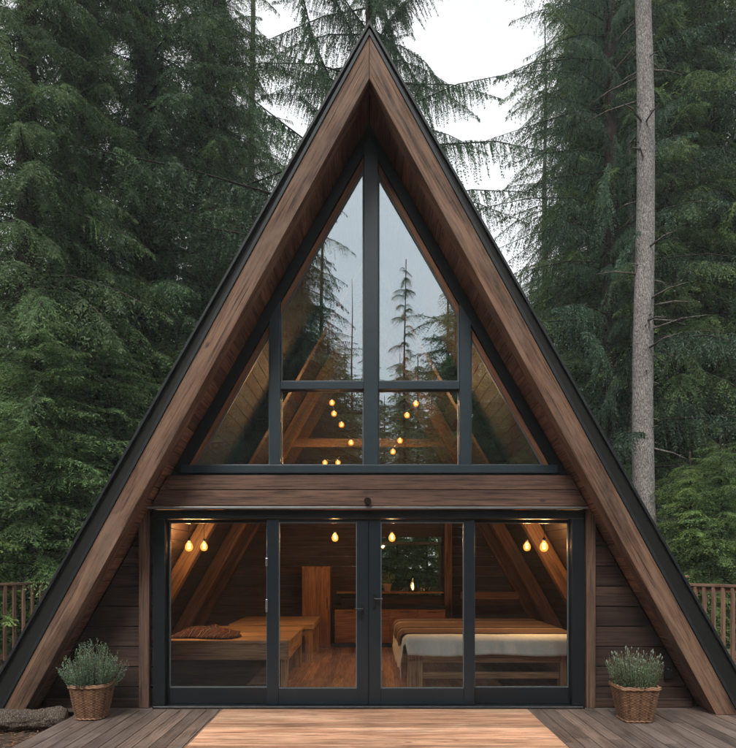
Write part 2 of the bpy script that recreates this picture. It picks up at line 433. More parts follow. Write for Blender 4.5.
# roof lining boards (soffit and inside)
for s in (-1, 1):
    b = MB(); dirv = Vector((s * T, 0, -1)).normalized(); nrm = Vector((s * 1, 0, T)).normalized()
    top = Vector((XC, 0, A + .02)); Ls = (A + .10) * math.sqrt(1 + T * T); wbd = .145; b2 = MB()
    d = .0
    while d < Ls - .02:
        c = top + dirv * (d + wbd / 2) + nrm * .035
        w2 = min(wbd - .005, Ls - d)
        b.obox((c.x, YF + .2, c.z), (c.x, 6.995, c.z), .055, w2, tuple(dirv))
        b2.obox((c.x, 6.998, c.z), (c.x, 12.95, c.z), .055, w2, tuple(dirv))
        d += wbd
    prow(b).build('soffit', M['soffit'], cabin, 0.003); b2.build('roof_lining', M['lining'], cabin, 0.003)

# interior rafters
for y in (9.0, 11.0, 12.15):
    for s in (-1, 1):
        b = MB(); z0 = 0.02
        b.prism([(XC + .001 * s, A - .42), (XC + s * (rx(z0) - .235), z0), (XC + s * (rx(z0) - .004), z0), (XC + .001 * s, A - .01)], y - .08, y + .08, tuple(Vector((-s * T, 0, 1)).normalized()))
        b.build('rafter', M['rafter'], cabin, 0.006)
for y, z in ((11.0, 3.62),):
    b = MB(); w = rx(z + .16) - .1; b.box(XC - w, XC + w, y + .085, y + .145, z, z + .15); b.build('tie_beam', M['rafter'], cabin, 0.006)
# purlins / knee post right
b = MB(); b.box(1.62, 2.6, 10.9, 11.05, .96, 1.08); b.build('knee_beam', M['rafter'], cabin, .005)
b = MB(); b.box(1.46, 1.60, 12.0, 12.14, 0.02, 2.44, 'z'); b.build('post', M['rafter'], cabin, .005)

# floors
b = MB(); x = -3.55
while x < 3.55:
    y = 7.1
    while y < 12.3:
        l = random.uniform(1.2, 2.2); y2 = min(y + l, 12.3); b.box(x, x + .137, y, y2 - .002, -.03, 0.012, 'y'); y = y2
    x += .14
b.build('floor', M['floor'], cabin, .002)
b = MB(); w = rx(2.44) - .01
y = 7.09
while y < 12.2: b.box(XC - w, XC + w, y, min(y + .16, 12.3), 2.44, 2.54); y += .165
b.build('loft_floor', M['soffit'], cabin)
# back wall with its window opening
b = MB(); zz = 0.0
while zz < 6.2:
    z2 = min(zz + .19, 6.3)
    w = rx(z2) - .01
    if w < .05: break
    segs = [(-w, w)]
    if 1.04 < (zz + z2) / 2 < 2.0: segs = [(-w, .05), (1.42, w)]
    for a_, c_ in segs:
        if c_ - a_ > .03: b.box(XC + a_, XC + c_, 12.3, 12.36, zz, z2 - .004)
    zz += .19
b.build('back_wall', M['cladding'], cabin, .002)
for xa, xb in ((.05, 1.42),):
    zb, zt = 1.045, 1.99
    f = MB()
    f.box(XC + xa, XC + xb, 12.27, 12.37, zb, zb + .05); f.box(XC + xa, XC + xb, 12.27, 12.37, zt - .05, zt)
    f.box(XC + xa, XC + xa + .05, 12.27, 12.37, zb + .05, zt - .05, 'z'); f.box(XC + xb - .05, XC + xb, 12.27, 12.37, zb + .05, zt - .05, 'z')
    fo = f.build('back_window', M['metal_dk'], cabin, .003)
    g = MB(); g.box(XC + xa + .05, XC + xb - .05, 12.31, 12.316, zb + .05, zt - .05); g.build('pane', M['clear'], fo)

# ---- upper glazing
Y0, Y1 = 6.93, 7.06
A2, A3 = 6.19, 6.07
for s in (-1, 1):
    zt = 2.575
    b = MB(); b.prism([(XC, A - .004), (XC + s * (rx(zt) - .003), zt), (XC + s * rx(zt, A2), zt), (XC, A2)], Y0 + .01, Y1, tuple(Vector((-s * T, 0, 1)).normalized()))
    b.build('rake_frame', M['metal_dk'], cabin, .004)
zb0, zb1 = wz(474), wz(466)
up = thing('gable_window', (XC, W, zb1), None, None); up.parent = cabin; up.location = (0, 0, zb1)
def lift(): return up
fr = MB()
xl, xr = wx(270.5), wx(281); xl2, xr2 = wx(459), wx(470); c0, c1 = wx(364), wx(378)
fr.box(XC - rx(zb0, A2) - .02, XC + rx(zb0, A2) + .02, Y0 - .02, Y1 + .02, zb0, zb1)
fr.prism([(c0, zb1), (c1, zb1), (c1, A2 - (c1 - XC) / T + .1), (XC, A2 + .08), (c0, A2 - (XC - c0) / T + .1)], Y0 - .01, Y1 + .01, (0, 0, 1))
for a_, c_ in ((xl, xr), (xl2, xr2)):
    fr.prism([(a_, zb1), (c_, zb1), (c_, A2 - abs(c_ - XC) / T + .01), (a_, A2 - abs(a_ - XC) / T + .01)], Y0, Y1, (0, 0, 1))
tz0, tz1 = wz(390.5), wz(382.5)
fr.box(xr + .002, c0 - .002, Y0 + .01, Y1 - .01, tz0, tz1); fr.box(c1 + .002, xl2 - .002, Y0 + .01, Y1 - .01, tz0, tz1)
fr.build('window_frame', M['metal'], up, .004)
def clip_half(poly, a, s):
    """keep part of XZ polygon with s*(x-XC) <= T*(a-z)"""
    res = []
    n = len(poly); f = lambda p: T * (a - p[1]) - s * (p[0] - XC)
    for i in range(n):
        p, q = poly[i], poly[(i + 1) % n]; fp, fq = f(p), f(q)
        if fp >= 0: res.append(p)
        if (fp >= 0) != (fq >= 0):
            t = fp / (fp - fq); res.append((p[0] + t * (q[0] - p[0]), p[1] + t * (q[1] - p[1])))
    return res
def inset(poly, d):
    n = len(poly); cx = sum(p[0] for p in poly) / n; cz = sum(p[1] for p in poly) / n
    ar = sum(poly[i][0] * poly[(i + 1) % n][1] - poly[(i + 1) % n][0] * poly[i][1] for i in range(n)); sg = 1 if ar > 0 else -1
    lines = []
    for i in range(n):
        p = Vector(poly[i]); q = Vector(poly[(i + 1) % n]); t = (q - p).normalized(); nn = Vector((-t.y, t.x)) * sg
        lines.append((p + nn * d, t))
    res = []
    for i in range(n):
        (p, t), (q, u) = lines[i - 1], lines[i]
        den = t.x * u.y - t.y * u.x; k = ((q.x - p.x) * u.y - (q.y - p.y) * u.x) / den
        r = p + t * k; res.append((r.x, r.y))
    return res
def ring(mb, outer, inner, y0, y1):
    n = len(outer)
    for i in range(n):
        j = (i + 1) % n; d = Vector((outer[j][0] - outer[i][0], 0, outer[j][1] - outer[i][1])).normalized()
        mb.prism([outer[i], outer[j], inner[j], inner[i]], y0, y1, tuple(d), (.5, .5))
ztop = 7.0
cells = [([(xr, tz1), (c0, tz1), (c0, ztop), (xr, ztop)], -1), ([(c1, tz1), (xl2, tz1), (xl2, ztop), (c1, ztop)], 1),
         ([(xr, zb1), (c0, zb1), (c0, tz0), (xr, tz0)], -1), ([(c1, zb1), (xl2, zb1), (xl2, tz0), (c1, tz0)], 1),
         ([(-4, zb1), (xl, zb1), (xl, ztop), (-4, ztop)], -1), ([(xr2, zb1), (4, zb1), (4, ztop), (xr2, ztop)], 1)]
for ci, (poly, s) in enumerate(cells):
    p1 = clip_half(poly, A2, s)
    p1 = inset(p1, .001)
    p2 = clip_half(inset(p1, .011), A3, s) if ci not in (2, 3) else inset(p1, .011)
    # wood strip along the rake
    if ci not in (2, 3):
        r_ = MB(); zlo = min(p[1] for p in p1) + .02
        a_ = clip_half(inset(p1, .002), A2, s)
        strip = [p for p in a_]
        # keep between A3 and A2: flip test
        res = []; f = lambda p: -(T * (A3 + .0 - p[1]) - s * (p[0] - XC)); n = len(strip)
        for i in range(n):
            p, q = strip[i], strip[(i + 1) % n]; fp, fq = f(p), f(q)
            if fp >= 0: res.append(p)
            if (fp >= 0) != (fq >= 0):
                t = fp / (fp - fq); res.append((p[0] + t * (q[0] - p[0]), p[1] + t * (q[1] - p[1])))
        r_.prism(res, 6.975, 7.045, tuple(Vector((-s * T, 0, 1)).normalized())); r_.build('rake_batten', M['rake_wood'], up, .003)
        gp = clip_half(inset(p1, .002), A3 - .001, s)
    else:
        gp = inset(p1, .002)
    bd = MB(); ring(bd, gp, inset(gp, .014), 6.985, 7.012); bd.build('glazing_bead', M['bead'], up)
    g = MB(); g.prism(inset(gp, .013), 6.998, 7.004); g.build('glass_pane', M['glass'], up)

# ---- header beam (two boards), drip strip
za, zm, zc = wz(477), wz(491.3), wz(507)
for z0, z1, yo in ((zm + .003, za, 0.0), (zc, zm - .003, 0.004)):
    b = MB(); b.prism([(XC - rx(z0) + .004, z0), (XC + rx(z0) - .004, z0), (XC + rx(z1) - .004, z1), (XC - rx(z1) + .004, z1)], 6.86 + yo, 7.05, (1, 0, 0))
    b.build('header_beam', M['header'], cabin, .006)
b = MB(); b.box(wx(152), wx(583), 6.83, 6.93, wz(509.9), wz(508.0)); b.build('drip_strip', M['drip'], cabin, .002)
b = MB(); b.box(XC - rx(zb0) + .01, XC + rx(zb0) - .01, 6.93, 7.05, za + .002, zb0 - .002); b.build('flashing', M['metal_dk'], cabin)

# ---- doors
dz1 = wz(512); fx0, fx1 = wx(156), wx(581); fy0, fy1 = 6.90, 7.06
b = MB()
b.box(fx0, fx1, fy0, fy1, wz(519), wz(510.6))
b.box(fx0, fx0 + .13, fy0 - .002, fy1 + .002, .035, wz(519) - .002, 'z'); b.box(fx1 - .13, fx1, fy0 - .002, fy1 + .002, .035, wz(519) - .002, 'z')
b.box(fx0, fx1, fy0 - .03, fy1, 0.004, .032)
dfo = b.build('door_frame', M['metal_dk'], cabin, .004)
b = MB(); b.box(fx0 + .02, fx1 - .02, fy0 - .034, fy0 - .031, .02, .028); b.build('track', M['steel'], dfo)
ztp = wz(519.5)
panels = [(fx0 + .132, wx(279), wx(170), wx(267.5), 'fixed_window', 0.02), (wx(267.8) + .0, wx(368.4), wx(279.5), wx(357), 'sliding_door', -.03),
          (wx(368.9), wx(473.5), wx(380.5), wx(463), 'sliding_door', -.03), (wx(463.2), fx1 - .132, wx(473.8), wx(568), 'fixed_window', .02)]
for i, (x0, x1, g0, g1, nm, dy) in enumerate(panels):
    y0, y1 = 6.955 + dy, 7.0 + dy
    b = MB(); zr = wz(687)
    if i == 0: x1 = wx(279) - .012
    if i == 3: x0 = wx(463.5) + .012
    b.box(x0, g0, y0, y1, .036, ztp, 'z'); b.box(g1, x1, y0, y1, .036, ztp, 'z')
    b.box(g0 + .001, g1 - .001, y0 + .002, y1 - .002, .037, zr); b.box(g0 + .001, g1 - .001, y0 + .002, y1 - .002, wz(522.5), ztp - .001)
    po = b.build(nm, M['door_metal'] if 1 <= i <= 2 else M['metal_dk'], cabin, .004)
    gp = [(g0, zr), (g1, zr), (g1, wz(522.5)), (g0, wz(522.5))]
    bd = MB(); ring(bd, inset(gp, .001), inset(gp, .010), y0 + .008, y1 - .008); bd.build('glazing_bead', M['bead'], po)
    g = MB(); g.box(g0 + .006, g1 - .006, y0 + .02, y0 + .026, zr + .006, wz(522.5) - .006); g.build('glass_pane', M['glass_door'], po)
    if nm == 'sliding_door':
        hx = wx(362.5) if i == 1 else wx(374.5); s = 1 if i == 1 else -1
        zc_ = wz(611) if i == 1 else wz(601)
        h = MB(); h.box(hx - .016, hx + .016, y0 - .008, y0 - .0005, zc_ - .09, zc_ + .09, 'z')
        h.tube([(hx, y0 - .008, zc_ + .03), (hx, y0 - .045, zc_ + .03), (hx - s * .09, y0 - .05, zc_ + .03)], .009, 8)
        h.tube([(hx, y0 - .008, zc_ - .05), (hx, y0 - .018, zc_ - .05)], .011, 10)
        h.build('handle', M['black'], po, .001)
b = MB(); b.box(wx(368.65) - .012, wx(368.65) + .012, 6.971, 6.985, .036, ztp, 'z'); b.build('door_seal', M['black'], cabin)
for zc_, hh in ((wz(562), .045), (wz(605), .07)):
    lt = MB(); lt.box(wx(267) - .002, wx(267) + .022, 6.907, 6.9248, zc_ - hh, zc_ + hh, 'z')
    lt.build('latch', M['steel'], [o for o in cabin.children if o.name.startswith('sliding_door')][0], .004)

# ---- side cladding and trim posts
for s in (-1, 1):
    b = MB(); xin = (fx1 + .004 - XC) if s > 0 else (XC - fx0 + .004); z = 0.005; k = 0
    while z < zc - .01:
        z2 = min(z + .222, zc - .004)
        b.prism([(XC + s * xin, z), (XC + s * (rx(z) - .003), z), (XC + s * max(rx(z2) - .003, xin + .01), z2 - .009), (XC + s * xin, z2 - .009)], 6.965 + random.uniform(-.004, .004), 7.03, (1, 0, 0))
        z += .222
    b.build('side_wall', M['cladding'], cabin, .006)
    b = MB(); b.prism([(XC + s * xin, .0), (XC + s * (rx(0) + .03), .0), (XC + s * (rx(zc) + .03), zc), (XC + s * xin, zc)], 7.034, 7.05); b.build('wall_backing', M['metal_dk'], cabin)
    b = MB(); b.box(XC + s * xin - .6 * 0, XC + s * (rx(0) - .02), 7.032, 7.06, 0.006, .5) if False else None
    x0, x1 = (wx(142), wx(152)) if s < 0 else (wx(583.5), wx(592.5))
    b = MB(); b.box(x0, x1, 6.90, 6.96, .004, zc - .003, 'z'); b.build('trim_post', M['trim'], cabin, .005)
    b = MB(); bx0, bx1 = (XC - rx(.12) + .02, x0 - .003) if s < 0 else (x1 + .003, XC + rx(.12) - .02)
    b.box(bx0, bx1, 6.92, 6.96, .004, .10); b.build('skirting', M['cladding'], cabin, .004)

# ================================================================== DECK, GROUND, PLATFORM
def deck_boards():
    b = MB(); x = -3.05
    while x < 6.6:
        x2 = x + .138
        y = 1.5
        while y < 6.86:
            l = random.uniform(2.2, 4.5); y2 = min(y + l, 6.86)
            if 6.86 - y2 < .5: y2 = 6.86
            z = random.uniform(-.002, .002)
            b.box(x, x2, y, y2 - .003, -.034 + z, z, 'y'); y = y2
        x += .145
    x = 4.02
    while x < 6.6:
        b.box(x, x + .138, 6.864, 12, -.035, -.001, 'y'); x += .145
    b.box(-3.085, -3.054, 1.5, 6.86, -.16, -.004, 'y')
    b.box(-3.05, 6.6, 6.78, 6.85, -.16, -.04)
    b.box(XC - 3.6, XC + 4.0, 6.863, 7.06, -.03, .001)      # sill board under the facade
    return b.build('deck', M['deck'], None, .003)
deck = tag(deck_boards(), 'weathered grey-brown plank deck before the cabin', 'deck', kind='structure')
# one solid black slab closing off the space below the planks
b = MB(); b.box(-3.0, 6.6, 1.5, 6.78, -.20, -.06); js = b.build('deck_underlay', M['black']); tag(js, 'solid black slab under the deck planks', 'deck', kind='structure')

plat = thing('wooden_platform', (.07, 5.2, 0), 'pale freshly planed wooden platform lying in front of the sliding doors', 'platform')
b = MB(); y = 6.70; k = 0
while y > 3.2:
    w = .19
    b.box(-1.54, 1.69, y - w + .012, y, .010, .042 + random.uniform(-.001, .001)); y -= w
b.build('board', M['platform'], plat, .004)
b = MB()
for xx in (-1.50, .05, 1.60): b.box(xx, xx + .05, 3.25, 6.66, .003, .0095, 'y')
b.build('batten', M['cladding'], plat)

def ground():
    n = 150; S = 70.0
    vs = []; fs = []
    for j in range(n + 1):
        for i in range(n + 1):
            u = (i / n * 2 - 1); v = (j / n * 2 - 1)
            x = S * u * abs(u) ** 1.2; y = 8 + S * v * abs(v) ** 1.2
            r = math.hypot(x, (y - 6) * .9)
            z = -.13 + .03 * fbm(x * 1.5, y * 1.5) + .6 * min(max((r - 9) / 25, 0), 1) * (fbm(x * .12, y * .12, 3) + .2)
            if -3.0 < x < 6.7 and 1 < y < 13.2: z = min(z, -.24)
            if -4.3 < x <= -3.0: z = min(z, -.12)
            vs.append((x, y, z))
    for j in range(n):
        for i in range(n):
            a = j * (n + 1) + i; fs.append((a, a + 1, a + n + 2, a + n + 1))
    me = bpy.data.meshes.new('ground'); me.from_pydata(vs, [], fs)
    for p in me.polygons: p.use_smooth = True
    me.materials.append(M['ground'])
    o = bpy.data.objects.new('ground', me); COL.objects.link(o); return o
gnd = tag(ground(), 'brown needle-covered forest floor', 'ground', kind='structure')
# litter: needles, twigs and leaves on the bare soil left of the deck
def litter():
    n = 5200; r = RNG
    c = np.stack([r.uniform(-5.2, -3.12, n), r.uniform(4.6, 7.6, n), np.full(n, -.118) + r.uniform(0, .02, n)], 1)
    a = r.uniform(0, 2 * np.pi, n); l = r.uniform(.012, .05, n); w = r.uniform(.002, .010, n)
    d = np.stack([np.cos(a), np.sin(a), r.uniform(-.25, .25, n)], 1); sdd = np.stack([-np.sin(a), np.cos(a), r.uniform(-.3, .3, n)], 1)
    V = np.stack([c - d * l[:, None], c - sdd * w[:, None], c + d * l[:, None], c + sdd * w[:, None]], 1).reshape(-1, 3)
    return np_mesh('litter', V, np.arange(n * 4).reshape(-1, 4), r.uniform(0, 1, (n, 2)), M['wicker'])
o = bpy.data.objects.new('leaf_litter', litter()); COL.objects.link(o); tag(o, 'fallen needles and bark chips on the soil beside the deck', 'litter', kind='stuff')

def deck_needles():
    n = 1500; r = RNG
    x = r.uniform(-3.0, 5.2, n); y = r.uniform(5.0, 6.85, n)
    top = np.where((x > -1.54) & (x < 1.69) & (y < 6.7), .0445, .0035)
    c = np.stack([x, y, top + r.uniform(.001, .004, n)], 1)
    a = r.uniform(0, 2 * np.pi, n); l = r.uniform(.006, .022, n); w = r.uniform(.0012, .0035, n)
    keep = (top < .01) | (r.uniform(0, 1, n) < .35); c = c[keep]; a = a[keep]; l = l[keep]; w = w[keep]; n = len(c)
    d = np.stack([np.cos(a), np.sin(a), np.zeros(n)], 1); sdd = np.stack([-np.sin(a), np.cos(a), np.zeros(n)], 1)
    V = np.stack([c - d * l[:, None], c - sdd * w[:, None], c + d * l[:, None], c + sdd * w[:, None]], 1).reshape(-1, 3)
    return np_mesh('fallen_needles', V, np.arange(n * 4).reshape(-1, 4), r.uniform(0, .6, (n, 2)), M['wicker'])
o = bpy.data.objects.new('fallen_needles', deck_needles()); COL.objects.link(o); tag(o, 'dry conifer needles scattered over the deck planks', 'needles', kind='stuff')

# ================================================================== RAILINGS
def railing(name, pts, ztop, label, big_post=None, zb=-.14):
    t = thing(name, (*pts[0], zb), label, 'railing')
    a = Vector((*pts[0], 0)); b_ = Vector((*pts[1], 0)); d = (b_ - a); Ln = d.length; d.normalize()
    z3 = lambda p, z: (p.x, p.y, z)
    m = MB(); m.obox(z3(a, ztop - .02), z3(b_, ztop - .02), .13, .04); m.build('top_rail', M['rail'], t, .005)
    m = MB(); m.obox(z3(a, ztop - .085), z3(b_, ztop - .085), .04, .08); m.build('upper_rail', M['rail'], t, .004)
    m = MB(); m.obox(z3(a, zb + .16), z3(b_, zb + .16), .04, .08); m.build('lower_rail', M['rail'], t, .004)
    n = int(Ln / .15)
    for k in range(n):
        p = a + d * ((k + .5) * Ln / n) + Vector((d.y, -d.x, 0)) * .042
        m = MB(); m.obox(z3(p, zb + .10), z3(p, ztop - .05), .048, .048, (d.x, d.y, 0)); m.build('baluster', M['rail'], t, .003)
    for q in [0, Ln] + ([Ln / 2] if Ln > 3 else []):
        p = a + d * q
        m = MB(); m.obox(z3(p, zb - .1), z3(p, ztop - .045), .10, .10, (d.x, d.y, 0)); m.build('post', M['rail'], t, .005)
    if big_post:
        m = MB(); p = Vector((*big_post, 0))
        m.obox(z3(p, zb - .1), z3(p, ztop + .09), .20, .20, (0, 1, 0)); po = m.build('corner_post', M['rail'], t, .006)
        m = MB(); m.obox(z3(p, ztop + .092), z3(p, ztop + .125), .27, .27, (0, 1, 0)); m.build('post_cap', M['rail'], po, .006)
    return t
railing('wooden_railing', ((-6.9, 9.35), (-5.35, 11.6)), 1.25, 'brown wooden railing with square balusters left of the cabin')
railing('wooden_railing', ((5.26, 10.5), (6.45, 8.1)), 1.25, 'reddish wooden railing with a capped corner post right of the cabin', (5.20, 10.60), -.02)

# ================================================================== POTS AND PLANTS
def basket(cx, cy, rt, rb, h, sq, label, rot=0.0):
    t = thing('wicker_basket', (cx, cy, 0), label, 'basket', 'wicker planters flanking the doors')
    nu, nv = 88, 26
    def rad(a, k):
        c, s_ = abs(math.cos(a)), abs(math.sin(a)); return 1.0 / ((c ** k + s_ ** k) ** (1 / k))
    V = []; Fc = []; R = []
    def ringpts(rr, z, wv=True, j=0):
        o = []
        for i in range(nu):
            a = 2 * math.pi * i / nu; r = rr * rad(a, sq)
            if wv: r += .007 * math.sin(i * math.pi / 2 + math.pi * (j % 2)) * 1.0
            o.append((cx + r * math.cos(a + rot), cy + r * math.sin(a + rot), z))
        return o
    for j in range(nv + 1):
        q = j / nv; V += ringpts(rb + (rt - rb) * q ** .9, .004 + h * q, True, j)
    m = MB(); m.v = V
    for j in range(nv):
        for i in range(nu):
            i2 = (i + 1) % nu
            m.f.append((j * nu + i, j * nu + i2, (j + 1) * nu + i2, (j + 1) * nu + i)); m.ax.append((0, 0, 1))
            up_ = ((i // 2 + j) % 2); stake = (i % 8) in (0, 1)
            m.rn.append((min(1, max(0, (.30 if up_ else .72) + random.uniform(-.18, .18) - (.22 if stake else 0))), random.random()))
    b0 = len(m.v); m.v.append((cx, cy, .006))
    for i in range(nu): m.f.append((b0, (i + 1) % nu, i)); m.ax.append((0, 0, 1)); m.rn.append((.3, .3))
    m.build('woven_body', M['wicker'], t, 0, True)
    # braided rim: twisted rolls
    for zz, rad_, in ((h - .004, .013), (h + .012, .011), (.016, .011)):
        m = MB(); pts = []
        base = rt if zz > .1 else rb
        for i in range(nu + 1):
            a = 2 * math.pi * i / nu; r = base * rad(a, sq) + .004 * math.sin(i * 1.3)
            pts.append((cx + r * math.cos(a + rot), cy + r * math.sin(a + rot), zz + .004 * math.cos(i * 1.3)))
        m.tube(pts, rad_, 7, False, (.62, .5)); m.build('rim', M['wicker'], t, 0, True)
    m = MB(); m.lathe((cx, cy, h * .80), [(rt * .2, .03), (rt * .93, 0.012), (rt * .93, 0)], 28); m.build('soil', M['soil'], t)
    return t
def herb(cx, cy, z, spread, h, n, label, tips, seed, upright=.5):
    r = np.random.default_rng(seed)
    t = thing('potted_lavender' if tips else 'potted_rosemary', (cx, cy, z), label, 'plant')
    V = []; R = []; st = MB(); tp = MB()
    for k in range(n):
        a = r.uniform(0, 2 * math.pi); q = math.sqrt(r.uniform(0, 1)); 
        b0 = np.array([cx + .16 * q * math.cos(a), cy + .16 * q * math.sin(a), z])
        lean = q * spread * r.uniform(.5, 1.15); hh = h * (1 - upright * q * q) * r.uniform(.72, 1.05)
        end = b0 + np.array([lean * math.cos(a), lean * math.sin(a), hh]); 
        mid = b0 + np.array([lean * .62 * math.cos(a + .2), lean * .62 * math.sin(a + .2), hh * .45])
        c = [(1 - s_) ** 2 * b0 + 2 * s_ * (1 - s_) * mid + s_ * s_ * end for s_ in np.linspace(0, 1, 7)]
        st.tube([tuple(p) for p in c], [.0032, .003, .0028, .0025, .002, .0016, .001], 4, False)
        nl = 34 if not tips else 26; rb = r.uniform(0, 1)
        for s_ in np.linspace(.12, 1.0 if not tips else .86, nl):
            p = (1 - s_) ** 2 * b0 + 2 * s_ * (1 - s_) * mid + s_ * s_ * end
            dirr = (2 * (1 - s_) * (mid - b0) + 2 * s_ * (end - mid)); dirr /= np.linalg.norm(dirr)
            for q2 in range(2):
                rv = r.normal(size=3); rv -= rv.dot(dirr) * dirr; rv /= np.linalg.norm(rv)
                ld = dirr * r.uniform(.5, 1.1) + rv * r.uniform(.6, 1.0); ld /= np.linalg.norm(ld)
                l = r.uniform(.018, .034) * (1.15 - .5 * s_); w = r.uniform(.0022, .0038); sdv = np.cross(ld, r.normal(size=3)); sdv /= np.linalg.norm(sdv)
                V += [p, p + ld * l * .5 + sdv * w, p + ld * l, p + ld * l * .5 - sdv * w]
                R.append((min(1, max(0, .25 + .55 * s_ + .25 * (rb - .5) + r.uniform(-.12, .12))), r.uniform(0, 1)))
        if tips and r.uniform() < .35:
            e = Vector(end); d = (Vector(end) - Vector(mid)).normalized(); l = r.uniform(.02, .04)
            tp.tube([e - d * l, e - d * l * .5, e, e + d * l * .3], [.002, .0055, .005, .001], 6)
    st.build('stem', M['trim'], t)['kind'] = 'stuff'
    V = np.array(V) - np.array([cx, cy, z]); me = np_mesh('foliage', V, np.arange(len(V)).reshape(-1, 4), np.array(R), M['herb'])
    o = bpy.data.objects.new('foliage', me); COL.objects.link(o); o.parent = t
    if tips: tp.build('flower_buds', M['lavender_tip'], t, 0, True)['kind'] = 'stuff'
    return t
basket(-2.84, 6.50, .200, .138, .345, 3.2, 'round-cornered tapered wicker basket left of the doors, holding bushy rosemary')
herb(-2.84, 6.50, .27, .20, .52, 210, 'bushy grey-green rosemary in the wicker basket left of the doors', False, 3, .55)
basket(2.70, 6.40, .195, .135, .345, 7.0, 'square tapered wicker basket right of the doors, holding upright lavender', .0)
herb(2.70, 6.40, .27, .13, .46, 190, 'upright lavender with pale buds in the square basket right of the doors', True, 5, .18)

# ================================================================== LOG
def log():
    t = thing('fallen_log', (-3.95, 6.38, -.02), 'lichen-covered grey log lying on the soil beside the left beam foot', 'log')
    a = Vector((-4.55, 6.22, -.005)); b_ = Vector((-3.10, 6.50, .0)); d = (b_ - a).normalized(); u = Vector((0, 0, 1)); sd = d.cross(u).normalized(); u = sd.cross(d)
    vs = []; fs = []; n = 48; m_ = 70
    for i in range(m_ + 1):
        q = i / m_; p = a.lerp(b_, q) + u * .004 * math.sin(q * 7)
        for k in range(n):
            an = 2 * math.pi * k / n; nx = Vector((math.cos(an) * .11, math.sin(an) * .11, q * 1.5))
            r = .118 - .018 * q + .024 * fbm(nx.x * 14, nx.y * 14, q * 9) + .014 * fbm(nx.x * 60, nx.y * 60, q * 40)
            if q > .96: r *= 1 - (q - .96) * 6
            vs.append(p + (sd * math.cos(an) + u * math.sin(an)) * r)
    for i in range(m_):
        for k in range(n): k2 = (k + 1) % n; fs.append((i * n + k, i * n + k2, (i + 1) * n + k2, (i + 1) * n + k))
    mb = MB(); mb.add(vs, fs, tuple(d)); mb.build('bark', M['bark_log'], t, 0, True)
    for e, rr_ in ((a, .106), (b_, .066)):
        mb = MB(); mb.add([e + (sd * math.cos(2 * math.pi * k / 24) + u * math.sin(2 * math.pi * k / 24)) * rr_ for k in range(24)], [tuple(range(24))], tuple(d)); mb.build('cut_end', M['furn'], t)
log()

# ================================================================== WALL FIXTURES
t = thing('wall_spotlight', P(367.5, 501, 6.84), 'small black round spotlight on the header board above the doors', 'lamp')
c = P(367.5, 500.5, 6.84)
b = MB(); b.tube([(c[0], 6.8595, c[2]), (c[0], 6.845, c[2])], .036, 20); b.build('mounting_plate', M['black'], t, .002)
b = MB(); b.tube([(c[0], 6.845, c[2]), (c[0], 6.80, c[2]), (c[0], 6.79, c[2] - .015)], .014, 10); b.tube([(c[0], 6.80, c[2] + .012), (c[0], 6.755, c[2] - .012)], [.026, .04], 20); b.build('lamp_head', M['black'], t, .002)
c = P(668, 672, 6.95)
t = thing('wall_socket', (c[0], 6.95, c[2]), 'small black outdoor power box low on the right side wall', 'power socket')
b = MB(); b.box(c[0] - .045, c[0] + .045, 6.92, 6.955, c[2] - .07, c[2] + .07); bo = b.build('box', M['black'], t, .008)
b = MB(); b.box(c[0] - .035, c[0] + .035, 6.905, 6.9198, c[2] - .02, c[2] + .06); b.build('flap', M['metal_dk'], t, .006)
for dx, dz_, r_ in ((-.02, .045, .007), (.018, .03, .005)):
    b = MB(); b.tube([(c[0] + dx, 6.903, c[2] + dz_), (c[0] + dx, 6.897, c[2] + dz_)], r_, 10); b.build('screw', M['steel'], t)

# ================================================================== LAMPS
LAMP_W = 31.0
def add_light(name, loc, power, parent, rad=.03, col=(1.0, .62, .32)):
    l = bpy.data.lights.new(name, 'POINT'); l.energy = power; l.color = col; l.shadow_soft_size = rad
    o = bpy.data.objects.new(name, l); COL.objects.link(o); o.parent = parent; o.location = Vector(loc) - org(parent); return o
def pendant(px, py, d, ztop, label, sc=1.0, power=LAMP_W, hinge=0):
    x, y, z = P(px, py, d)
    t = thing('pendant_lamp', (x, y, z), label, 'lamp', 'filament pendant lamps hanging inside the cabin')
    m = MB(); m.tube([(x, y, z + .10 * sc), (x, y, ztop)], .004, 6, False); m.build('cord', M['black'], t)
    m = MB(); m.lathe((x, y, z + .055 * sc), [(.019 * sc, 0), (.021 * sc, .03 * sc), (.014 * sc, .048 * sc), (.004, .052 * sc)], 16); m.build('socket', M['black'], t, 0, True)
    m = MB(); m.lathe((x, y, z), [(.006 * sc, -.068 * sc), (.03 * sc, -.060 * sc), (.046 * sc, -.036 * sc), (.050 * sc, -.008 * sc), (.042 * sc, .022 * sc), (.026 * sc, .045 * sc), (.018 * sc, .058 * sc)], 20); m.build('bulb', M['bulb'], t, 0, True)
    m = MB()
    for k in range(5):
        a = k * 1.256; q = .013 * sc
        m.tube([(x + q * math.cos(a), y + q * math.sin(a), z - .038 * sc), (x + q * 1.3 * math.cos(a + .3), y + q * 1.3 * math.sin(a + .3), z), (x + q * math.cos(a + .6), y + q * math.sin(a + .6), z + .038 * sc)], .0042 * sc, 5)
    m.build('filament', M['filament'], t)
    add_light('lamp_glow', (x, y, z - .0), power, t)
    return t
pendant(189, 546, 8.1, 2.27, 'outer glowing bulb of the pair inside the left window pane', 1.0)
pendant(204, 546, 8.3, 2.42, 'inner glowing bulb of the pair inside the left window pane', .95)
pendant(335, 537, 9.6, 2.438, 'single filament bulb glowing inside the left sliding door', 1.0)
pendant(392, 537, 9.4, 2.438, 'single filament bulb glowing inside the right sliding door', 1.0)
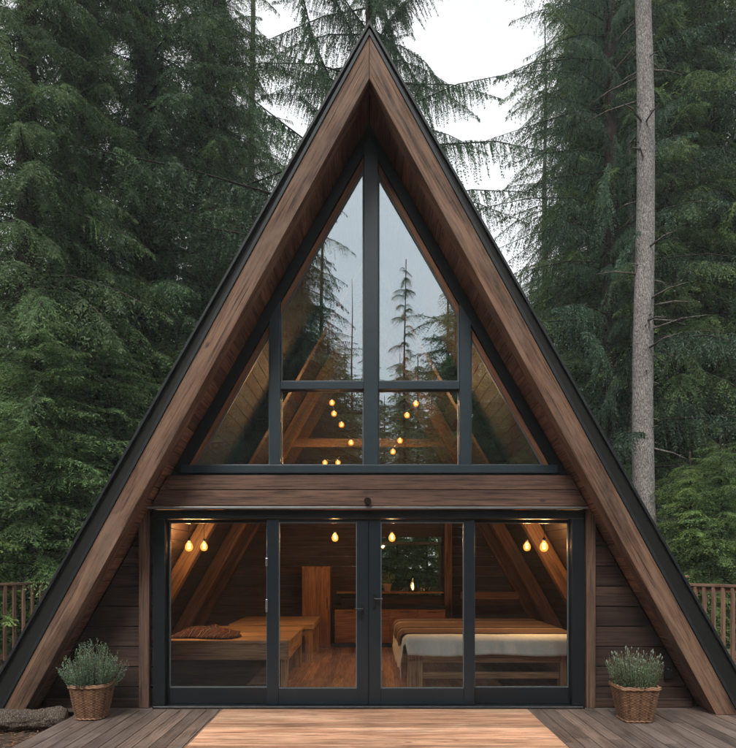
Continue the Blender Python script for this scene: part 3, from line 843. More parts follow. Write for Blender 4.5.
pendant(527, 546, 8.3, 2.42, 'inner glowing bulb of the pair inside the right window pane', .95)
pendant(544, 546, 8.0, 2.38, 'outer glowing bulb of the pair inside the right window pane', 1.05)

def string_light(pts, zt, label):
    P3 = [Vector(P(*p)) for p in pts]
    t = thing('string_light', tuple(P3[0]), label, 'string lights', 'bulb strings hanging in the loft')
    m = MB(); line = [Vector((P3[0].x + .1, P3[0].y, zt))]
    for p in P3: line.append(p + Vector((0.0, 0, .062)))
    fine = []
    for i in range(len(line) - 1):
        for k in range(6):
            q = k / 6; pp = line[i].lerp(line[i + 1], q); pp.z -= .04 * math.sin(math.pi * q) * (i > 0); fine.append(pp)
    fine.append(line[-1]); m.tube(fine, .004, 5); m.build('cord', M['black'], t)
    for p in P3:
        x, y, z = p
        m = MB(); m.lathe((x, y, z + .028), [(.012, 0), (.013, .022), (.004, .034)], 12); m.build('socket', M['black'], t, 0, True)
        m = MB(); m.lathe((x, y, z), [(.005, -.056), (.032, -.046), (.045, -.016), (.039, .014), (.014, .032)], 14); m.build('bulb', M['bulb'], t, 0, True)
        m = MB(); m.tube([(x - .012, y, z - .030), (x, y, z + .014), (x + .012, y, z - .030)], .009, 6); m.build('filament', M['filament'], t)
        add_light('lamp_glow', (x, y, z), 15.0, t)
string_light([(332, 402, 9.8), (334, 413, 9.9), (341.5, 424, 10.0), (351, 442, 10.1), (338, 462, 10.3), (325, 462, 10.5)], 4.5, 'string of small warm bulbs glowing behind the left lower gable pane')
string_light([(416, 403, 9.7), (407, 414.5, 9.8), (400, 440, 10.0), (393, 451, 10.2)], 4.5, 'string of small warm bulbs glowing behind the right lower gable pane')

# ================================================================== FURNITURE
# left platform bed
t = thing('platform_bed', (-1.9, 8.8, .012), 'low pale wooden platform bed behind the left window pane', 'bed')
m = MB(); y = 7.92
while y < 9.7: m.box(-2.62, -.98, y, y + .146, .575, .62); y += .15
m.build('top', M['furn'], t, .005)
m = MB(); m.box(-2.60, -1.0, 7.93, 7.965, .37, .572); m.box(-1.035, -1.0, 7.97, 9.6, .37, .572, 'y'); m.build('side_panel', M['furn'], t, .004)
m = MB(); m.box(-2.55, -1.12, 8.02, 9.55, .014, .368); m.build('base', M['cladding'], t, .004)
for xx, yy in ((-1.10, 7.97), (-1.10, 9.5)):
    m = MB(); m.box(xx, xx + .09, yy, yy + .09, .014, .369, 'z'); m.build('leg', M['furn'], t, .004)
t = thing('wooden_bench', (-1.55, 10.6, .012), 'wooden bench with square legs standing behind the platform bed', 'bench')
m = MB(); m.box(-2.2, -.86, 9.95, 11.4, .54, .62); m.build('seat', M['furn'], t, .006)
for xx, yy in ((-1.0, 9.99), (-1.0, 11.2), (-2.15, 9.99), (-2.15, 11.2)):
    m = MB(); m.box(xx, xx + .12, yy, yy + .12, .014, .538, 'z'); m.build('leg', M['furn'], t, .005)
m = MB(); m.box(-2.02, -1.01, 10.02, 10.06, .43, .535); m.build('apron', M['furn'], t, .004)
def thr(u, v):
    x = -2.52 + .80 * u + .05 * math.sin(v * 5) + .03 * fbm(u * 4, v * 4, 9); y = 8.02 + .75 * v + .05 * math.sin(u * 6)
    ed = min(u, 1 - u, v, 1 - v) * 5
    return (x, y, .632 + .11 * min(ed, 1) ** .6 * (.45 + .8 * abs(fbm(u * 3.5, v * 3.0, 1.7)) + .25 * abs(math.sin(u * 14 + 3 * v))) * (1 - .4 * u))
th = grid_obj('striped_throw', thr, 60, 50, M['throw'], None, .012, (1, 1)); tag(th, 'crumpled striped maroon throw lying on the platform bed', 'throw blanket')

# right bed
t = thing('wooden_bed', (1.55, 9.0, .012), 'wooden bed with white sheet and brown blanket inside the right doors', 'bed')
bx0, bx1, by0, by1 = .50, 2.62, 7.97, 10.1
for xx, yy in ((bx0, by0), (bx0, by1 - .19), (bx1 - .19, by0), (bx1 - .19, by1 - .19)):
    m = MB(); m.box(xx, xx + .19, yy, yy + .16, .014, .46, 'z'); m.build('leg', M['furn'], t, .006)
m = MB(); m.box(bx0 + .192, bx1 - .192, by0 + .01, by0 + .06, .33, .45); m.box(bx0 + .01, bx0 + .06, by0 + .165, by1 - .195, .33, .45, 'y'); m.box(bx0 + .192, bx1 - .192, by1 - .06, by1 - .01, .33, .45); m.build('side_rail', M['furn'], t, .005)
m = MB(); m.box(bx0 + .192, bx1 - .192, by0 + .05, by0 + .10, .12, .20); m.build('lower_rail', M['furn'], t, .005)
m = MB(); y = by0 + .08
while y < by1 - .1: m.box(bx0 + .07, bx1 - .07, y, y + .09, .40, .425); y += .16
m.build('slat', M['furn'], t)
m = MB(); m.box(bx0 - .02, bx1, by0 + .005, by1, .452, .655); m.build('mattress', M['sheet'], t, .03)
def drape(top, left, front, x0, y0, x1, y1, amp, flare):
    def fn(u, v):
        a = -left + u * (left + x1 - x0); b_ = -front + v * (front + y1 - y0)
        da, db = max(-a, 0), max(-b_, 0); x = x0 + max(a, 0); y = y0 + max(b_, 0); z = top - da - db * (1 if da < .01 else .35)
        wr = amp * (.6 * math.sin(v * 31 + 2 * math.sin(u * 6)) + fbm(u * 8, v * 8, top) * .8)
        wr2 = amp * (.5 * math.sin(u * 44 + 2 * math.sin(v * 6)) + fbm(u * 11, v * 5, top + 2) * .8)
        r = .035
        if da > 0: x -= flare * min(da, .3) + r * min(da / .04, 1) + abs(wr) * min(da * 6, 1.5)
        if db > 0: y -= flare * min(db, .3) + r * min(db / .04, 1) + abs(wr2) * min(db * 6, 1.5)
        if da <= 0 and db <= 0: z += .004 * fbm(u * 9, v * 9, 1) + .012 - .02 * (math.exp(-a / .04) + math.exp(-b_ / .04)) * .5
        z += (.02 * math.sin(v * 9) if da > left * .8 else 0) + (.012 * math.sin(u * 13) if db > front * .8 else 0)
        return (x, y, z)
    return fn
grid_obj('sheet', drape(.665, .46, .235, bx0 - .02, by0, bx1, by1 - .02, .02, .10), 110, 80, M['sheet'], t, .006)
grid_obj('blanket', drape(.684, .16, .0, bx0 - .05, by0 + .10, bx1, by1 - .02, .014, .10), 110, 80, M['blanket'], t, .012, (1, 1))

# tall cabinet, kitchen counter, shelf
t = thing('tall_cabinet', (-.95, 11.95, .012), 'tall warm brown wooden cabinet near the back wall', 'cabinet')
m = MB(); m.box(-1.22, -.70, 11.66, 12.25, .014, 1.52, 'z'); m.build('body', M['cab'], t, .004)
m = MB(); m.box(-1.205, -.715, 11.635, 11.657, .05, 1.49, 'z'); dr = m.build('door', M['cab'], t, .004)
m = MB(); m.box(-.76, -.745, 11.61, 11.634, .75, .95, 'z'); m.build('handle', M['black'], dr)
t = thing('kitchen_counter', (.45, 12.0, .012), 'brown kitchen counter with black worktop below the back window', 'counter')
m = MB(); m.box(-.62, 1.44, 11.72, 12.28, .10, .74); m.build('body', M['cab'], t, .003)
m = MB(); m.box(-.60, 1.42, 11.78, 12.2, .013, .10); m.build('plinth', M['worktop'], t)
for k in range(4):
    m = MB(); x0 = -.61 + k * .512; m.box(x0 + .006, x0 + .50, 11.698, 11.718, .12, .72, 'x'); do = m.build('door', M['cab'], t, .003)
    m = MB(); m.box(x0 + .17, x0 + .34, 11.682, 11.6975, .67, .685); m.build('handle', M['black'], do)
m = MB(); m.box(-.64, 1.45, 11.66, 12.29, .742, .79); m.build('worktop', M['worktop'], t, .004)
m = MB(); m.box(-.5, .1, 11.70, 12.2, .792, .92); m.build('cooker', M['worktop'], t, .01)
t = MB(); t.box(-.6, 1.44, 12.02, 12.26, 1.0, 1.035); t = t.build('wall_shelf', M['cab'], None, .003); tag(t, 'brown wooden shelf fixed under the back window', 'shelf')
# small plant and jar on the shelf
x, y = .37, 12.12
t = thing('potted_plant', (x, y, 1.036), 'small leafy plant in a tan pot on the back shelf', 'plant')
m = MB(); m.lathe((x, y, 1.037), [(.06, 0), (.085, .13), (.085, .15)], 18); m.build('pot', M['ceramic'], t, 0, True)
r = np.random.default_rng(4); V = []
for k in range(140):
    d = r.normal(size=3); d[2] = abs(d[2]) + .5; d /= np.linalg.norm(d); p = d * r.uniform(.02, .22) + np.array([0, 0, .13]); sdv = np.cross(d, r.normal(size=3)); sdv /= np.linalg.norm(sdv); l = .07
    V += [p, p + d * l * .5 + sdv * .016, p + d * l, p + d * l * .5 - sdv * .016]
me = np_mesh('leaves', np.array(V), np.arange(len(V)).reshape(-1, 4), r.uniform(.3, 1, (len(V) // 4, 2)), M['herb']); o = bpy.data.objects.new('leaves', me); COL.objects.link(o); o.parent = t
x = .86
t = thing('glass_lantern', (x, y, 1.036), 'small glass lantern with a glowing light on the back shelf', 'lantern')
m = MB(); m.lathe((x, y, 1.037), [(.09, 0), (.09, .02)], 20); m.build('base', M['black'], t)
m = MB(); m.lathe((x, y, 1.058), [(.075, 0), (.085, .08), (.07, .18), (.05, .24)], 20); m.build('glass', M['clear'], t, 0, True)
m = MB(); m.lathe((x, y, 1.065), [(.004, 0), (.018, .03), (.02, .08), (.003, .14)], 10); m.build('flame', M['filament'], t, 0, True)
m = MB(); m.lathe((x, y, 1.30), [(.055, 0), (.02, .03), (.01, .06)], 16); m.build('lid', M['black'], t)
for k, (xx, hh) in enumerate(((1.05, .16), (1.15, .22), (.70, .12))):
    m = MB(); m.lathe((xx, y, 1.037), [(.035, 0), (.04, .01), (.04, hh * .7), (.016, hh * .8), (.016, hh)], 16)
    tag(m.build('glass_bottle', M['clear'], None, 0, True), ('short clear bottle right of the lantern on the shelf', 'tall clear bottle at the right end of the shelf', 'low clear bottle between plant and lantern on the shelf')[k], 'bottle', 'bottles on the back shelf')

# ================================================================== TREES
def bough(rng, Lb, style, wmax, dens=1.0, leafw=.011):
    """one bough along +x; returns (V[n,4,3], rnd[n], axis pts)"""
    quads = []; rn = []
    ns = int(Lb / .066 * dens)
    s = np.clip(np.linspace(.05, 1, ns) + rng.uniform(-.012, .012, ns), 0.03, 1)
    droop = {'fan': .24, 'hang': .20, 'hem': .24}[style] * Lb * rng.uniform(.7, 1.4)
    up = {'fan': .14, 'hang': .14, 'hem': .05}[style] * Lb * rng.uniform(.5, 1.3)
    ph = rng.uniform(0, 6); bend = rng.uniform(-.10, .10)
    def ax(q): return np.stack([q * Lb, .05 * Lb * np.sin(q * 3 + ph) - .05 * Lb * np.sin(ph) + bend * Lb * q * q, up * np.sin(q * 2.2) - droop * q ** 1.8 + .16 * Lb * np.maximum(q - .75, 0) ** 1.0], -1)
    cl = rng.uniform(.25, 1.0, 9)
    down = np.array([0, 0, -1.0])
    for q in s:
        p0 = ax(np.array(q)); p1 = ax(np.array(min(q + .03, 1.03))); d = p1 - p0; d /= np.linalg.norm(d)
        for sg in (-1, 1):
            if rng.uniform() < .10: continue
            prof = (math.sin(math.pi * min(q * .80 + .24, 1)) ** .7) * (.55 + .6 * np.interp(q * 8, range(9), cl if sg > 0 else cl[::-1]))
            l = max(wmax * prof * rng.uniform(.45, 1.2), .08)
            ang = rng.uniform(.70, 1.25) * (1 - .45 * q)
            lat = np.cross(d, [0, 0, 1.0]); lat /= np.linalg.norm(lat)
            if style == 'hang':
                sd = d * math.cos(ang) * .5 + lat * sg * rng.uniform(.1, .5) + down * rng.uniform(.8, 1.5)
            elif style == 'hem':
                sd = d * math.cos(ang) + lat * sg * math.sin(ang) + down * rng.uniform(-.05, .45)
            else:
                sd = d * math.cos(ang) + lat * sg * math.sin(ang) + down * rng.uniform(.1, 1.1)
            sd /= np.linalg.norm(sd)
            nt = max(3, int(l / .046 * dens)); tq = np.linspace(.02, 1, nt)
            sag = rng.uniform(.15, .6) if style != 'hang' else .2
            base = p0 + sd * (l * tq)[:, None] + down * (sag * l * tq ** 2)[:, None]
            side = np.cross(sd, rng.normal(size=3) * .5 + np.array([0, 0, 1.0])); side /= (np.linalg.norm(side) + 1e-6)
            tl = rng.uniform(.05, .12, nt) * (1.2 - .55 * tq) * (1.6 if dens < .6 else 1)
            for sg2 in (-1, 1):
                td = sd * rng.uniform(.5, 1.0, nt)[:, None] + side * sg2 * rng.uniform(.35, .85, nt)[:, None] + down * rng.uniform(-.15, .5, nt)[:, None]
                td /= np.linalg.norm(td, axis=1)[:, None]
                w = np.cross(td, rng.normal(size=(nt, 3)) * .7 + np.array([0, 0, 1.0])); w /= np.linalg.norm(w, axis=1)[:, None]
                lw = leafw * rng.uniform(.6, 1.4, nt)[:, None]
                e = base + td * tl[:, None]; mid = base + td * (tl * .45)[:, None]
                quads.append(np.stack([base - td * .01, mid + w * lw, e, mid - w * lw], 1)); rn.append(np.full(nt, rng.uniform(0, 1)) * .45 + .55 * (tq * .6 + rng.uniform(0, .4, nt)))
    return np.concatenate(quads), np.concatenate(rn), ax(np.linspace(0, 1, 7))

PROTO = {}
for st_, wm, Lb, lw in (('fan', .80, 3.6, .0125), ('hang', .70, 3.6, .012), ('hem', .52, 1.9, .011)):
    PROTO[st_] = [bough(np.random.default_rng(50 + i), Lb, st_, wm, .86, lw) for i in range(6)]
PROTO['peak'] = [bough(np.random.default_rng(70 + i), 5.4, 'hang', .95, .95, .015) for i in range(4)]
PROTO['coarse'] = [bough(np.random.default_rng(80 + i), 2.6, 'fan', .74, .42, .034) for i in range(4)]

def crown_arrays(seed, z0, z1, H, Rm, style, step=.30, per=5, tip=.35, sparse=1.0, yaw0=0., conic=1.0, pitch=None, cut=0.0):
    """boughs spiralling up a trunk; H is full height (taper), only z0..z1 built"""
    r = np.random.default_rng(seed); Vs = []; Rs = []; axes = []
    z = z0; a = yaw0 + r.uniform(0, 6.28)
    Lp = PROTO[style][0][2][-1][0]
    while z < z1:
        for k in range(per):
            a += 2.399 + r.uniform(-.35, .35)
            if r.uniform() > sparse: continue
            q = (z - z0) / max(H - z0, .1)
            R_ = Rm * (max(1 - q, 0) ** conic) * (.55 + .45 * min(1, (z - z0) / (.10 * H) + .4)) + tip
            R_ *= r.uniform(.62, 1.12) * (1 + .22 * fbm(math.cos(a) * 1.2, math.sin(a) * 1.2, z * .22 + seed))
            if r.uniform() < .28: R_ *= r.uniform(.35, .65)
            V, rn, ax = PROTO[style][r.integers(len(PROTO[style]))]
            sx = R_ / Lp; sy = .52 + .48 * sx
            S = np.array([sx, sy, (.65 * sx + .35)])
            pt = (pitch if pitch is not None else (.35 * q - .12)) + r.uniform(-.14, .14)
            ca, sa, cp, sp = math.cos(a), math.sin(a), math.cos(pt), math.sin(pt)
            Rp = np.array([[cp, 0, -sp], [0, 1, 0], [sp, 0, cp]]); Rz = np.array([[ca, -sa, 0], [sa, ca, 0], [0, 0, 1]])
            Mx = (Rz @ Rp) * S[None, :]
            zz = z + r.uniform(-.5, .5) * step
            W_ = V.reshape(-1, 3) @ Mx.T + np.array([0, 0, zz])
            Vs.append(W_); rr = np.empty((len(V), 2)); rr[:, 0] = rn; rr[:, 1] = r.uniform(0, 1); Rs.append(rr)
            axes.append(ax @ Mx.T + np.array([0, 0, zz]))
        z += step * (1 - .25 * (z - z0) / H)
    return np.concatenate(Vs), np.concatenate(Rs), axes

def trunk_mb(H, r0, seed, axes=(), lean=0.0, nseg=26, stubs=0, n=14, rough=.06, ztop=None):
    m = MB(); r = random.Random(seed); zt = ztop or H
    pts = []; rs = []
    for i in range(nseg + 1):
        q = i / nseg; z = -.3 + q * (zt + .3)
        pts.append((lean * z + .05 * math.sin(z * .5 + seed), .04 * math.sin(z * .41 + seed * 2), z))
        rs.append(max(.02, r0 * (1 - z / (H * 1.03)) ** .8 * (1 + rough * r.uniform(-1, 1)) * (1 + .35 * math.exp(-max(z, 0) / .35))))
    m.tube(pts, rs, n, True)
    for ax in axes:
        L0 = np.linalg.norm(ax[-1] - ax[0]); rr = .006 + .006 * L0
        m.tube([tuple(p) for p in ax[::2]], [rr, rr * .7, rr * .45, rr * .2], 4, False)
    return m, pts, rs

CR = {}
def proto_tree(key, seed, z0, z1, H, Rm, style, r0, mat, bmat='bark', **kw):
    V, R, ax = crown_arrays(seed, z0, z1, H, Rm, style, **kw)
    me = np_mesh(key + '_crown', V, np.arange(len(V)).reshape(-1, 4), R, mat)
    m, _, _ = trunk_mb(H, r0, seed, ax)
    tr = m.build('trunk', M[bmat], None, 0, True); tm = tr.data
    bpy.data.objects.remove(tr)
    CR[key] = (me, tm)
def tree(key, x, y, name, label, rz=0, s=1.0, z=-.15, group=None, sz=None):
    t = thing(name, (x, y, z), label, 'tree', group); t.rotation_euler.z = rz; t.scale = (s, s, sz or s)
    me, tm = CR[key]
    for nm, d in (('trunk', tm), ('crown', me)):
        o = bpy.data.objects.new(nm, d); COL.objects.link(o); o.parent = t
    return t
def at(px, d): return ((px - CX) * d / F, d)

proto_tree('spruce', 1, 1.2, 20, 36, 4.4, 'fan', .33, M['fir'], step=.37, per=5, pitch=-.10)
proto_tree('fir', 2, 1.0, 20, 34, 3.9, 'fan', .24, M['fir'], step=.39, per=5, pitch=-.22)
proto_tree('hanging', 3, 2.0, 20, 34, 4.8, 'hang', .27, M['fir_blue'], step=.46, per=4)
proto_tree('peak', 13, 9.2, 19, 27, 6.6, 'peak', .24, M['fir_blue'], step=.52, per=4, pitch=.02)
proto_tree('young', 4, .25, 6.4, 6.9, 2.5, 'hem', .07, M['hemlock'], step=.21, per=5, tip=.25, conic=.6)
proto_tree('sapling', 5, .12, 3.5, 3.8, 1.6, 'hem', .04, M['hemlock'], step=.17, per=5, tip=.15, conic=.7)
proto_tree('slim', 6, 3.0, 14.6, 15, 1.6, 'fan', .10, M['fir'], step=.27, per=2, sparse=.6, tip=.12, conic=.7)

G = 'forest trees around the cabin'
# centre, behind the ridge
tree('peak', *at(369, 17.5), 'spruce_tree', 'tall blue-green spruce with hanging twigs right behind the roof peak', 0.4, 1.0)
# left mass
tree('spruce', *at(146, 16.5), 'conifer_tree', 'huge dark-trunked conifer in the middle of the left forest', 1.0, 1.05)
tree('fir', *at(28, 13.2), 'conifer_tree', 'tall conifer at the left edge with branches sweeping down', 2.0, 1.0)
tree('fir', *at(222, 19.5), 'conifer_tree', 'conifer at the right border of the left forest, against the sky', 3.1, .92)
tree('hanging', *at(92, 19.5), 'spruce_tree', 'spruce with drooping twigs between the two biggest left trunks', 4.2, 1.05)
tree('spruce', *at(-70, 15.5), 'conifer_tree', 'conifer cut by the left edge of the photo, behind the railing', .3, 1.0)
tree('spruce', *at(208, 18.2), 'conifer_tree', 'full green conifer just right of the huge dark trunk', 3.6, .98)
tree('fir', *at(84, 14.6), 'conifer_tree', 'slimmer nearer conifer just left of the huge dark trunk', 1.2, .86)
tree('fir', *at(252, 24.0), 'conifer_tree', 'farther conifer fading at the sky border left of the peak', .2, .95)
# left understory
tree('young', *at(36, 11.6), 'young_hemlock', 'bright young hemlock above the left railing', 0.5, .95)
tree('young', *at(108, 13.6), 'young_hemlock', 'bushy young hemlock close to the left roof slope', 1.9, 1.0)
tree('young', *at(178, 15.4), 'young_hemlock', 'young hemlock touching the left roof edge halfway up', 3.3, 1.08)
tree('young', *at(-30, 12.5), 'young_hemlock', 'young hemlock cut by the left photo edge', 4.4, 1.05)
tree('sapling', *at(14, 15.6), 'hemlock_sapling', 'low hemlock sapling seen through the left railing balusters', 0, 1.0)
tree('sapling', *at(78, 16.0), 'hemlock_sapling', 'low hemlock sapling between railing end and left roof', 2.2, 1.1)
# right mass
tree('spruce', *at(596, 18.0), 'conifer_tree', 'dense conifer bordering the sky right of the peak', 1.4, 1.0)
tree('fir', *at(688, 19.0), 'conifer_tree', 'dense conifer behind the bare grey trunk', 4.0, 1.06)
tree('hanging', *at(757, 16.0), 'spruce_tree', 'spruce with drooping twigs at the right edge', 2.4, 1.0)
tree('spruce', *at(545, 27.0), 'conifer_tree', 'farther hazy conifer low against the sky right of the roof', 3.7, .70)
tree('fir', *at(640, 25.0), 'conifer_tree', 'farther conifer between the bare trunk and the sky', .9, 1.1)
tree('young', *at(722, 12.4), 'young_hemlock', 'bright young hemlock above the right railing', 2.7, .62)
tree('sapling', *at(688, 12.8), 'hemlock_sapling', 'fresh green sapling at the foot of the bare grey trunk', 1.1, 1.05)
tree('sapling', *at(800, 11.8), 'hemlock_sapling', 'small green sapling outside the right railing', 4.6, .95)
tree('young', *at(640, 16.5), 'young_hemlock', 'shaded young hemlock left of the bare trunk', 5.5, .8)

tree('spruce', *at(632, 21.0), 'conifer_tree', 'full conifer whose crown shows just left of the bare trunk', 5.1, 1.05)
tree('fir', *at(574, 20.5), 'conifer_tree', 'conifer leaning out over the right sky border', 2.9, .98)
tree('spruce', *at(716, 17.2), 'conifer_tree', 'full conifer just right of the bare grey trunk', .4, 1.0)
tree('fir', *at(672, 16.0), 'conifer_tree', 'conifer right behind the bare grey trunk', 3.0, .92)
tree('hanging', *at(610, 15.4), 'spruce_tree', 'spruce with hanging twigs between roof slope and bare trunk', 1.7, .86)
# bare grey trunk
x, y = at(647.5, 13.0)
t = thing('bare_trunk_tree', (x, y, -.15), 'tall straight grey trunk with dead branch stubs right of the cabin', 'tree')
m, pts, rs = trunk_mb(30, .238, 9, (), -.0085, 60, n=24, rough=.025, ztop=19)
m.v = [(v[0] + x, v[1] + y, v[2] - .15) for v in m.v]
m.build('trunk', M['bark_gray'], t, 0, True)
m = MB(); rr = random.Random(5)
for k in range(120):
    z = rr.uniform(2.4, 15.5); a = rr.uniform(0, 6.28); l = rr.choice([.04, .05, .06, .08, .10, .14, .25, .55, .95]) * rr.uniform(.7, 1.3)
    q = z / 30; R0 = .238 * (1 - q) ** .8 * .93
    b0 = Vector((x - .0085 * z + math.cos(a) * R0, y + math.sin(a) * R0, z))
    d = Vector((math.cos(a), math.sin(a), rr.uniform(-.35, .2)))
    e = b0 + d * l + Vector((0, 0, -.12 * l)); r0 = .008 + .012 * min(l, .6)
    m.tube([b0 - d * .05, b0 + d * l * .5, e], [r0 * 1.5, r0, r0 * .35], 6)
    if l > .35:
        for j in range(3):
            bb = b0 + d * l * rr.uniform(.4, .9); m.tube([bb, bb + Vector((rr.uniform(-.2, .2), rr.uniform(-.2, .2), rr.uniform(-.15, .1)))], [.004, .0015], 4)
mo = m.build('dead_branch', M['dead'], t, 0, True); mo['kind'] = 'stuff'
# thin trunks in the shade
for px, d, r0, lab in ((629, 15.5, .075, 'thin pale trunk just left of the bare grey trunk'), (617, 17.0, .055, 'thinnest shaded trunk behind the right roof slope')):
    x, y = at(px, d); t = thing('thin_tree', (x, y, -.15), lab, 'tree')
    m, pts, rs = trunk_mb(16, r0 * 1.3, 4, (), .003, 30, n=10, rough=.05); m.v = [(v[0] + x, v[1] + y, v[2] - .15) for v in m.v]
    m.build('trunk', M['bark_gray'], t, 0, True)
    V, R, ax = crown_arrays(33, 8.0, 15.5, 16, 1.4, 'fan', step=.5, per=3)
    me = np_mesh('crown', V, np.arange(len(V)).reshape(-1, 4), R, M['fir']); o = bpy.data.objects.new('crown', me); COL.objects.link(o); o.parent = t
# dead curved branches, left
# reflected trees, behind the viewer
def atr(px, d): return ((px - CX) * (14 + d) / F, -d)
tree('spruce', *atr(270, 12), 'spruce_tree', 'spruce behind the viewer, mirrored in the left upper gable pane', 1.0, .95)
tree('hanging', *atr(250, 8), 'spruce_tree', 'near spruce behind the viewer, its drooping branches mirrored along the left rake', 2.9, .92)
tree('fir', *atr(516, 9), 'conifer_tree', 'near conifer behind the viewer, mirrored at the right mullion', 1.9, .80)
tree('fir', *atr(300, 10), 'conifer_tree', 'second conifer behind the viewer, mirrored left of the central mullion', 2.2, .84)
tree('hanging', *atr(322, 17), 'spruce_tree', 'farther spruce behind the viewer, mirrored beside the central mullion', 2.2, .66)
tree('hanging', *atr(476, 13), 'spruce_tree', 'spruce behind the viewer, mirrored low in the right upper pane', 1.2, .66)
tree('fir', *atr(448, 19), 'conifer_tree', 'farther conifer behind the viewer, mirrored low in the right upper pane', 4.2, .62)
tree('fir', *atr(352, 20), 'conifer_tree', 'small far conifer behind the viewer, mirrored by the central mullion', 3.2, .50)
tree('young', *atr(455, 12), 'young_hemlock', 'dense conical hemlock behind the viewer, mirrored in the right of the upper pane', 2.2, 1.9)
tree('young', *atr(330, 15), 'young_hemlock', 'dense conical hemlock behind the viewer, mirrored low beside the central mullion', 4.2, 1.75)
tree('young', *atr(282, 13), 'young_hemlock', 'tall dense hemlock behind the viewer, mirrored at the left mullion', .2, 2.2)
tree('sapling', *at(425, 15.2), 'hemlock_sapling', 'right one of the two saplings seen through the back window', 2.0, 1.1)
tree('sapling', *at(398, 14.8), 'hemlock_sapling', 'left one of the two saplings seen through the back window', 4.0, .95)
tree('slim', *atr(405, 13), 'slender_tree', 'slender sparse conifer behind the viewer, mirrored in the right upper pane', .5, .98)
tree('slim', *atr(452, 15), 'slender_tree', 'second slender conifer behind the viewer, mirrored near the right mullion', 2.5, .82)
tree('fir', *atr(520, 15), 'conifer_tree', 'conifer behind the viewer, mirrored in the right side triangle', 2.5, .72)
tree('spruce', *atr(190, 15), 'conifer_tree', 'conifer behind the viewer, mirrored in the left side triangle', .5, .72)

# far wood: one mass
def far_wood(name, label, spots, seed, wide=1.0):
    r = np.random.default_rng(seed); Vs = []; Rs = []; tm = MB()
    base = [crown_arrays(200 + i, .8, 17.5, 18, 3.4, 'coarse', step=.62, per=5, tip=.2) for i in range(3)]
    for x, y, h in spots:
        V, R, _ = base[r.integers(3)]; a = r.uniform(0, 6.28); s = h / 18; sw = (.55 + .45 * s) * wide
        c, sn = math.cos(a), math.sin(a)
        W_ = V @ np.array([[c, -sn, 0], [sn, c, 0], [0, 0, 1]]).T * np.array([sw, sw, s]) + np.array([x, y, -.2])
        Vs.append(W_); Rs.append(R)
        tm.tube([(x, y, -.4), (x, y, h * .5), (x, y, h)], [.02 * h * .6 + .06, .1, .02], 6, False)
    V = np.concatenate(Vs); R = np.concatenate(Rs)
    me = np_mesh(name, V, np.arange(len(V)).reshape(-1, 4), R, M['fir'])
    o = bpy.data.objects.new(name, me); COL.objects.link(o); tag(o, label, 'forest', kind='stuff')
    to = tm.build('trunks', M['bark'], o)
    to['kind'] = 'stuff'
spots = []; r = random.Random(3)
for d in (27, 31, 36, 43, 52):
    px = -260
    while px < 1000:
        hmax = 60 if (px < 215 or px > 610) else EYE + (HZ - (262 + r.uniform(-10, 30))) * d / F
        if 215 <= px < 250 or 560 < px <= 610: hmax = EYE + (HZ - 200) * d / F
        h = min(r.uniform(19, 27) * (1 + (d - 27) * .012), hmax)
        x, y = at(px + r.uniform(-12, 12), d + r.uniform(-1.5, 1.5)); spots.append((x, y, h))
        px += 2600 / d * r.uniform(.8, 1.3) * (1.0 if hmax > 50 else 1.3)
far_wood('distant_forest', 'mass of distant conifers filling the gaps behind the nearer trees', spots, 1)
spots = []
for d in (16, 19, 23, 28, 34, 42, 50):
    px = -500
    while px < 1250:
        dm = 14 + d; x, y = atr(px, d)
        h = EYE + (HZ - (r.uniform(330, 400) if d < 40 else r.uniform(375, 400))) * dm / F
        if px < 240 or px > 500: h *= 1.5
        spots.append((x + r.uniform(-.5, .5), y, h)); px += 2000 / dm * r.uniform(.8, 1.3)
far_wood('forest_behind_viewer', 'dark conifer wood behind the viewer, mirrored low in the glass', spots, 2, 1.35)
# side woods closing the clearing
spots = [(-26 - r.uniform(0, 8), y + r.uniform(-2, 2), r.uniform(15, 22)) for y in range(-12, 26, 4)] + [(26 + r.uniform(0, 8), y + r.uniform(-2, 2), r.uniform(15, 22)) for y in range(-12, 26, 4)]
far_wood('side_forest', 'conifer wood closing the clearing at both sides', spots, 3)

# undergrowth: fern-like sprays near the railings and at the forest edge
def undergrowth():
    r = np.random.default_rng(9); Vs = []; Rs = []
    n = 0
    while n < 620:
        side = r.uniform() < .5
        x = r.uniform(-14, -5.2) if side else r.uniform(5.4, 13); y = r.uniform(8.5, 22)
        if y < 12.6 and abs(x) < 8: continue
        V, rn, _ = PROTO['hem'][r.integers(5)]; a = r.uniform(0, 6.28); s = r.uniform(.28, .6); pt = r.uniform(.3, .9)
        ca, sa, cp, sp = math.cos(a), math.sin(a), math.cos(pt), math.sin(pt)
        Mx = (np.array([[ca, -sa, 0], [sa, ca, 0], [0, 0, 1]]) @ np.array([[cp, 0, -sp], [0, 1, 0], [sp, 0, cp]])) * s
        Vs.append(V.reshape(-1, 3)[: (len(V) * 4) // 1] @ Mx.T + np.array([x, y, -.15])); rr = np.empty((len(V), 2)); rr[:, 0] = rn; rr[:, 1] = r.uniform(0, 1); Rs.append(rr); n += 1
    V = np.concatenate(Vs); R = np.concatenate(Rs)
    o = bpy.data.objects.new('undergrowth', np_mesh('undergrowth', V, np.arange(len(V)).reshape(-1, 4), R, M['hemlock'])); COL.objects.link(o)
    tag(o, 'low ferny undergrowth on the forest floor beyond the railings', 'undergrowth', kind='stuff')
undergrowth()
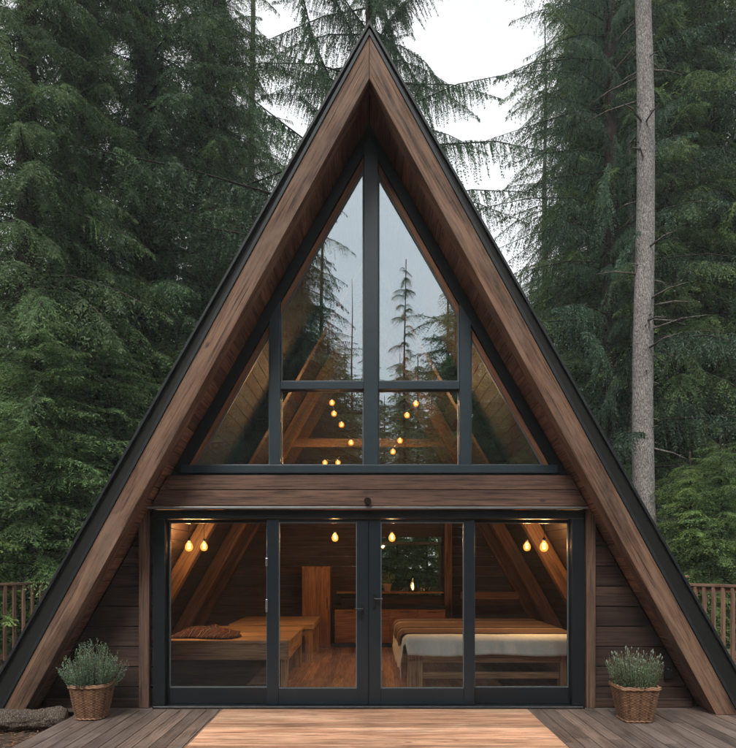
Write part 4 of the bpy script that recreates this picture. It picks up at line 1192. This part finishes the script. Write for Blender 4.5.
for k, (px, d, s_) in enumerate(((60, 12, .8), (200, 14, .75), (330, 15, .7), (470, 14.5, .75), (610, 13, .8), (700, 14, .85))):
    t = tree('young', *atr(px, d), 'young_hemlock', 'young hemlock at the clearing edge behind the viewer, mirrored dimly in the door glass', k * 1.1, s_, group='young hemlocks behind the viewer')

# ================================================================== HAZE
m, nt, out = new_mat('haze_air')
pv = N(nt, 'ShaderNodeVolumePrincipled'); pv.inputs['Color'].default_value = (.80, .88, .92, 1); pv.inputs['Density'].default_value = HAZE
L(nt, pv.outputs[0], out.inputs['Volume'])
b = MB(); b.box(-75, 75, -75, 80, -4, 32); hz = b.build('haze', m); tag(hz, 'thin pale mist hanging between the forest trees', 'haze', kind='stuff')

# ================================================================== LIGHT
SUN_EL, SUN_AZ = math.radians(52), math.radians(200)   # azimuth from +Y clockwise: behind the viewer, a little left
w = bpy.data.worlds.new("World"); scene.world = w; w.use_nodes = True
nt = w.node_tree; nt.nodes.clear()
wo = nt.nodes.new('ShaderNodeOutputWorld'); bg = nt.nodes.new('ShaderNodeBackground')
sky = nt.nodes.new('ShaderNodeTexSky'); sky.sky_type = 'NISHITA'; sky.sun_disc = False
sky.sun_elevation = SUN_EL; sky.sun_rotation = SUN_AZ; sky.air_density = 1.0; sky.dust_density = 6.0; sky.ozone_density = 1.0; sky.altitude = 200
hs = N(nt, 'ShaderNodeHueSaturation'); hs.inputs['Saturation'].default_value = 0.12
L(nt, sky.outputs[0], hs.inputs['Color'])
tc = N(nt, 'ShaderNodeTexCoord').outputs['Generated']
cl = noise(nt, scaled(nt, tc, (1, 1, 2.2)), 1.6, 5, 0.5)
# an even cloud deck in front of the clear sky
cloud = mixc(nt, 1.0, (9.3, 9.55, 9.75), ramp(nt, cl, [(0.25, (0.88,) * 3), (0.8, (1.08,) * 3)]), 'MULTIPLY')
fin = mixc(nt, 0.85, hs.outputs[0], cloud)
L(nt, fin, bg.inputs[0]); bg.inputs[1].default_value = 0.10
L(nt, bg.outputs[0], wo.inputs[0])
sd = bpy.data.lights.new('sun', 'SUN'); sd.energy = 2.3; sd.angle = math.radians(20); sd.color = (1.0, .96, .9)
so = bpy.data.objects.new('sun', sd); COL.objects.link(so)
dirv = Vector((math.sin(SUN_AZ) * math.cos(SUN_EL), math.cos(SUN_AZ) * math.cos(SUN_EL), math.sin(SUN_EL)))
so.rotation_euler = dirv.to_track_quat('Z', 'Y').to_euler(); so.location = (0, 0, 30)

# ================================================================== RENDER SETTINGS
vs = scene.view_settings
scene.display_settings.display_device = 'sRGB'
vs.view_transform = 'Standard'; vs.look = 'None'; vs.gamma = 1.0; vs.exposure = 0.42; vs.use_curve_mapping = False
cy = scene.cycles
cy.max_bounces = 7; cy.diffuse_bounces = 3; cy.glossy_bounces = 3; cy.transmission_bounces = 6; cy.transparent_max_bounces = 16
cy.caustics_reflective = False; cy.caustics_refractive = False
cy.sample_clamp_indirect = 4.0
cy.use_adaptive_sampling = True; cy.adaptive_threshold = 0.04
cy.use_denoising = True
try: cy.denoiser = 'OPENIMAGEDENOISE'
except Exception: pass
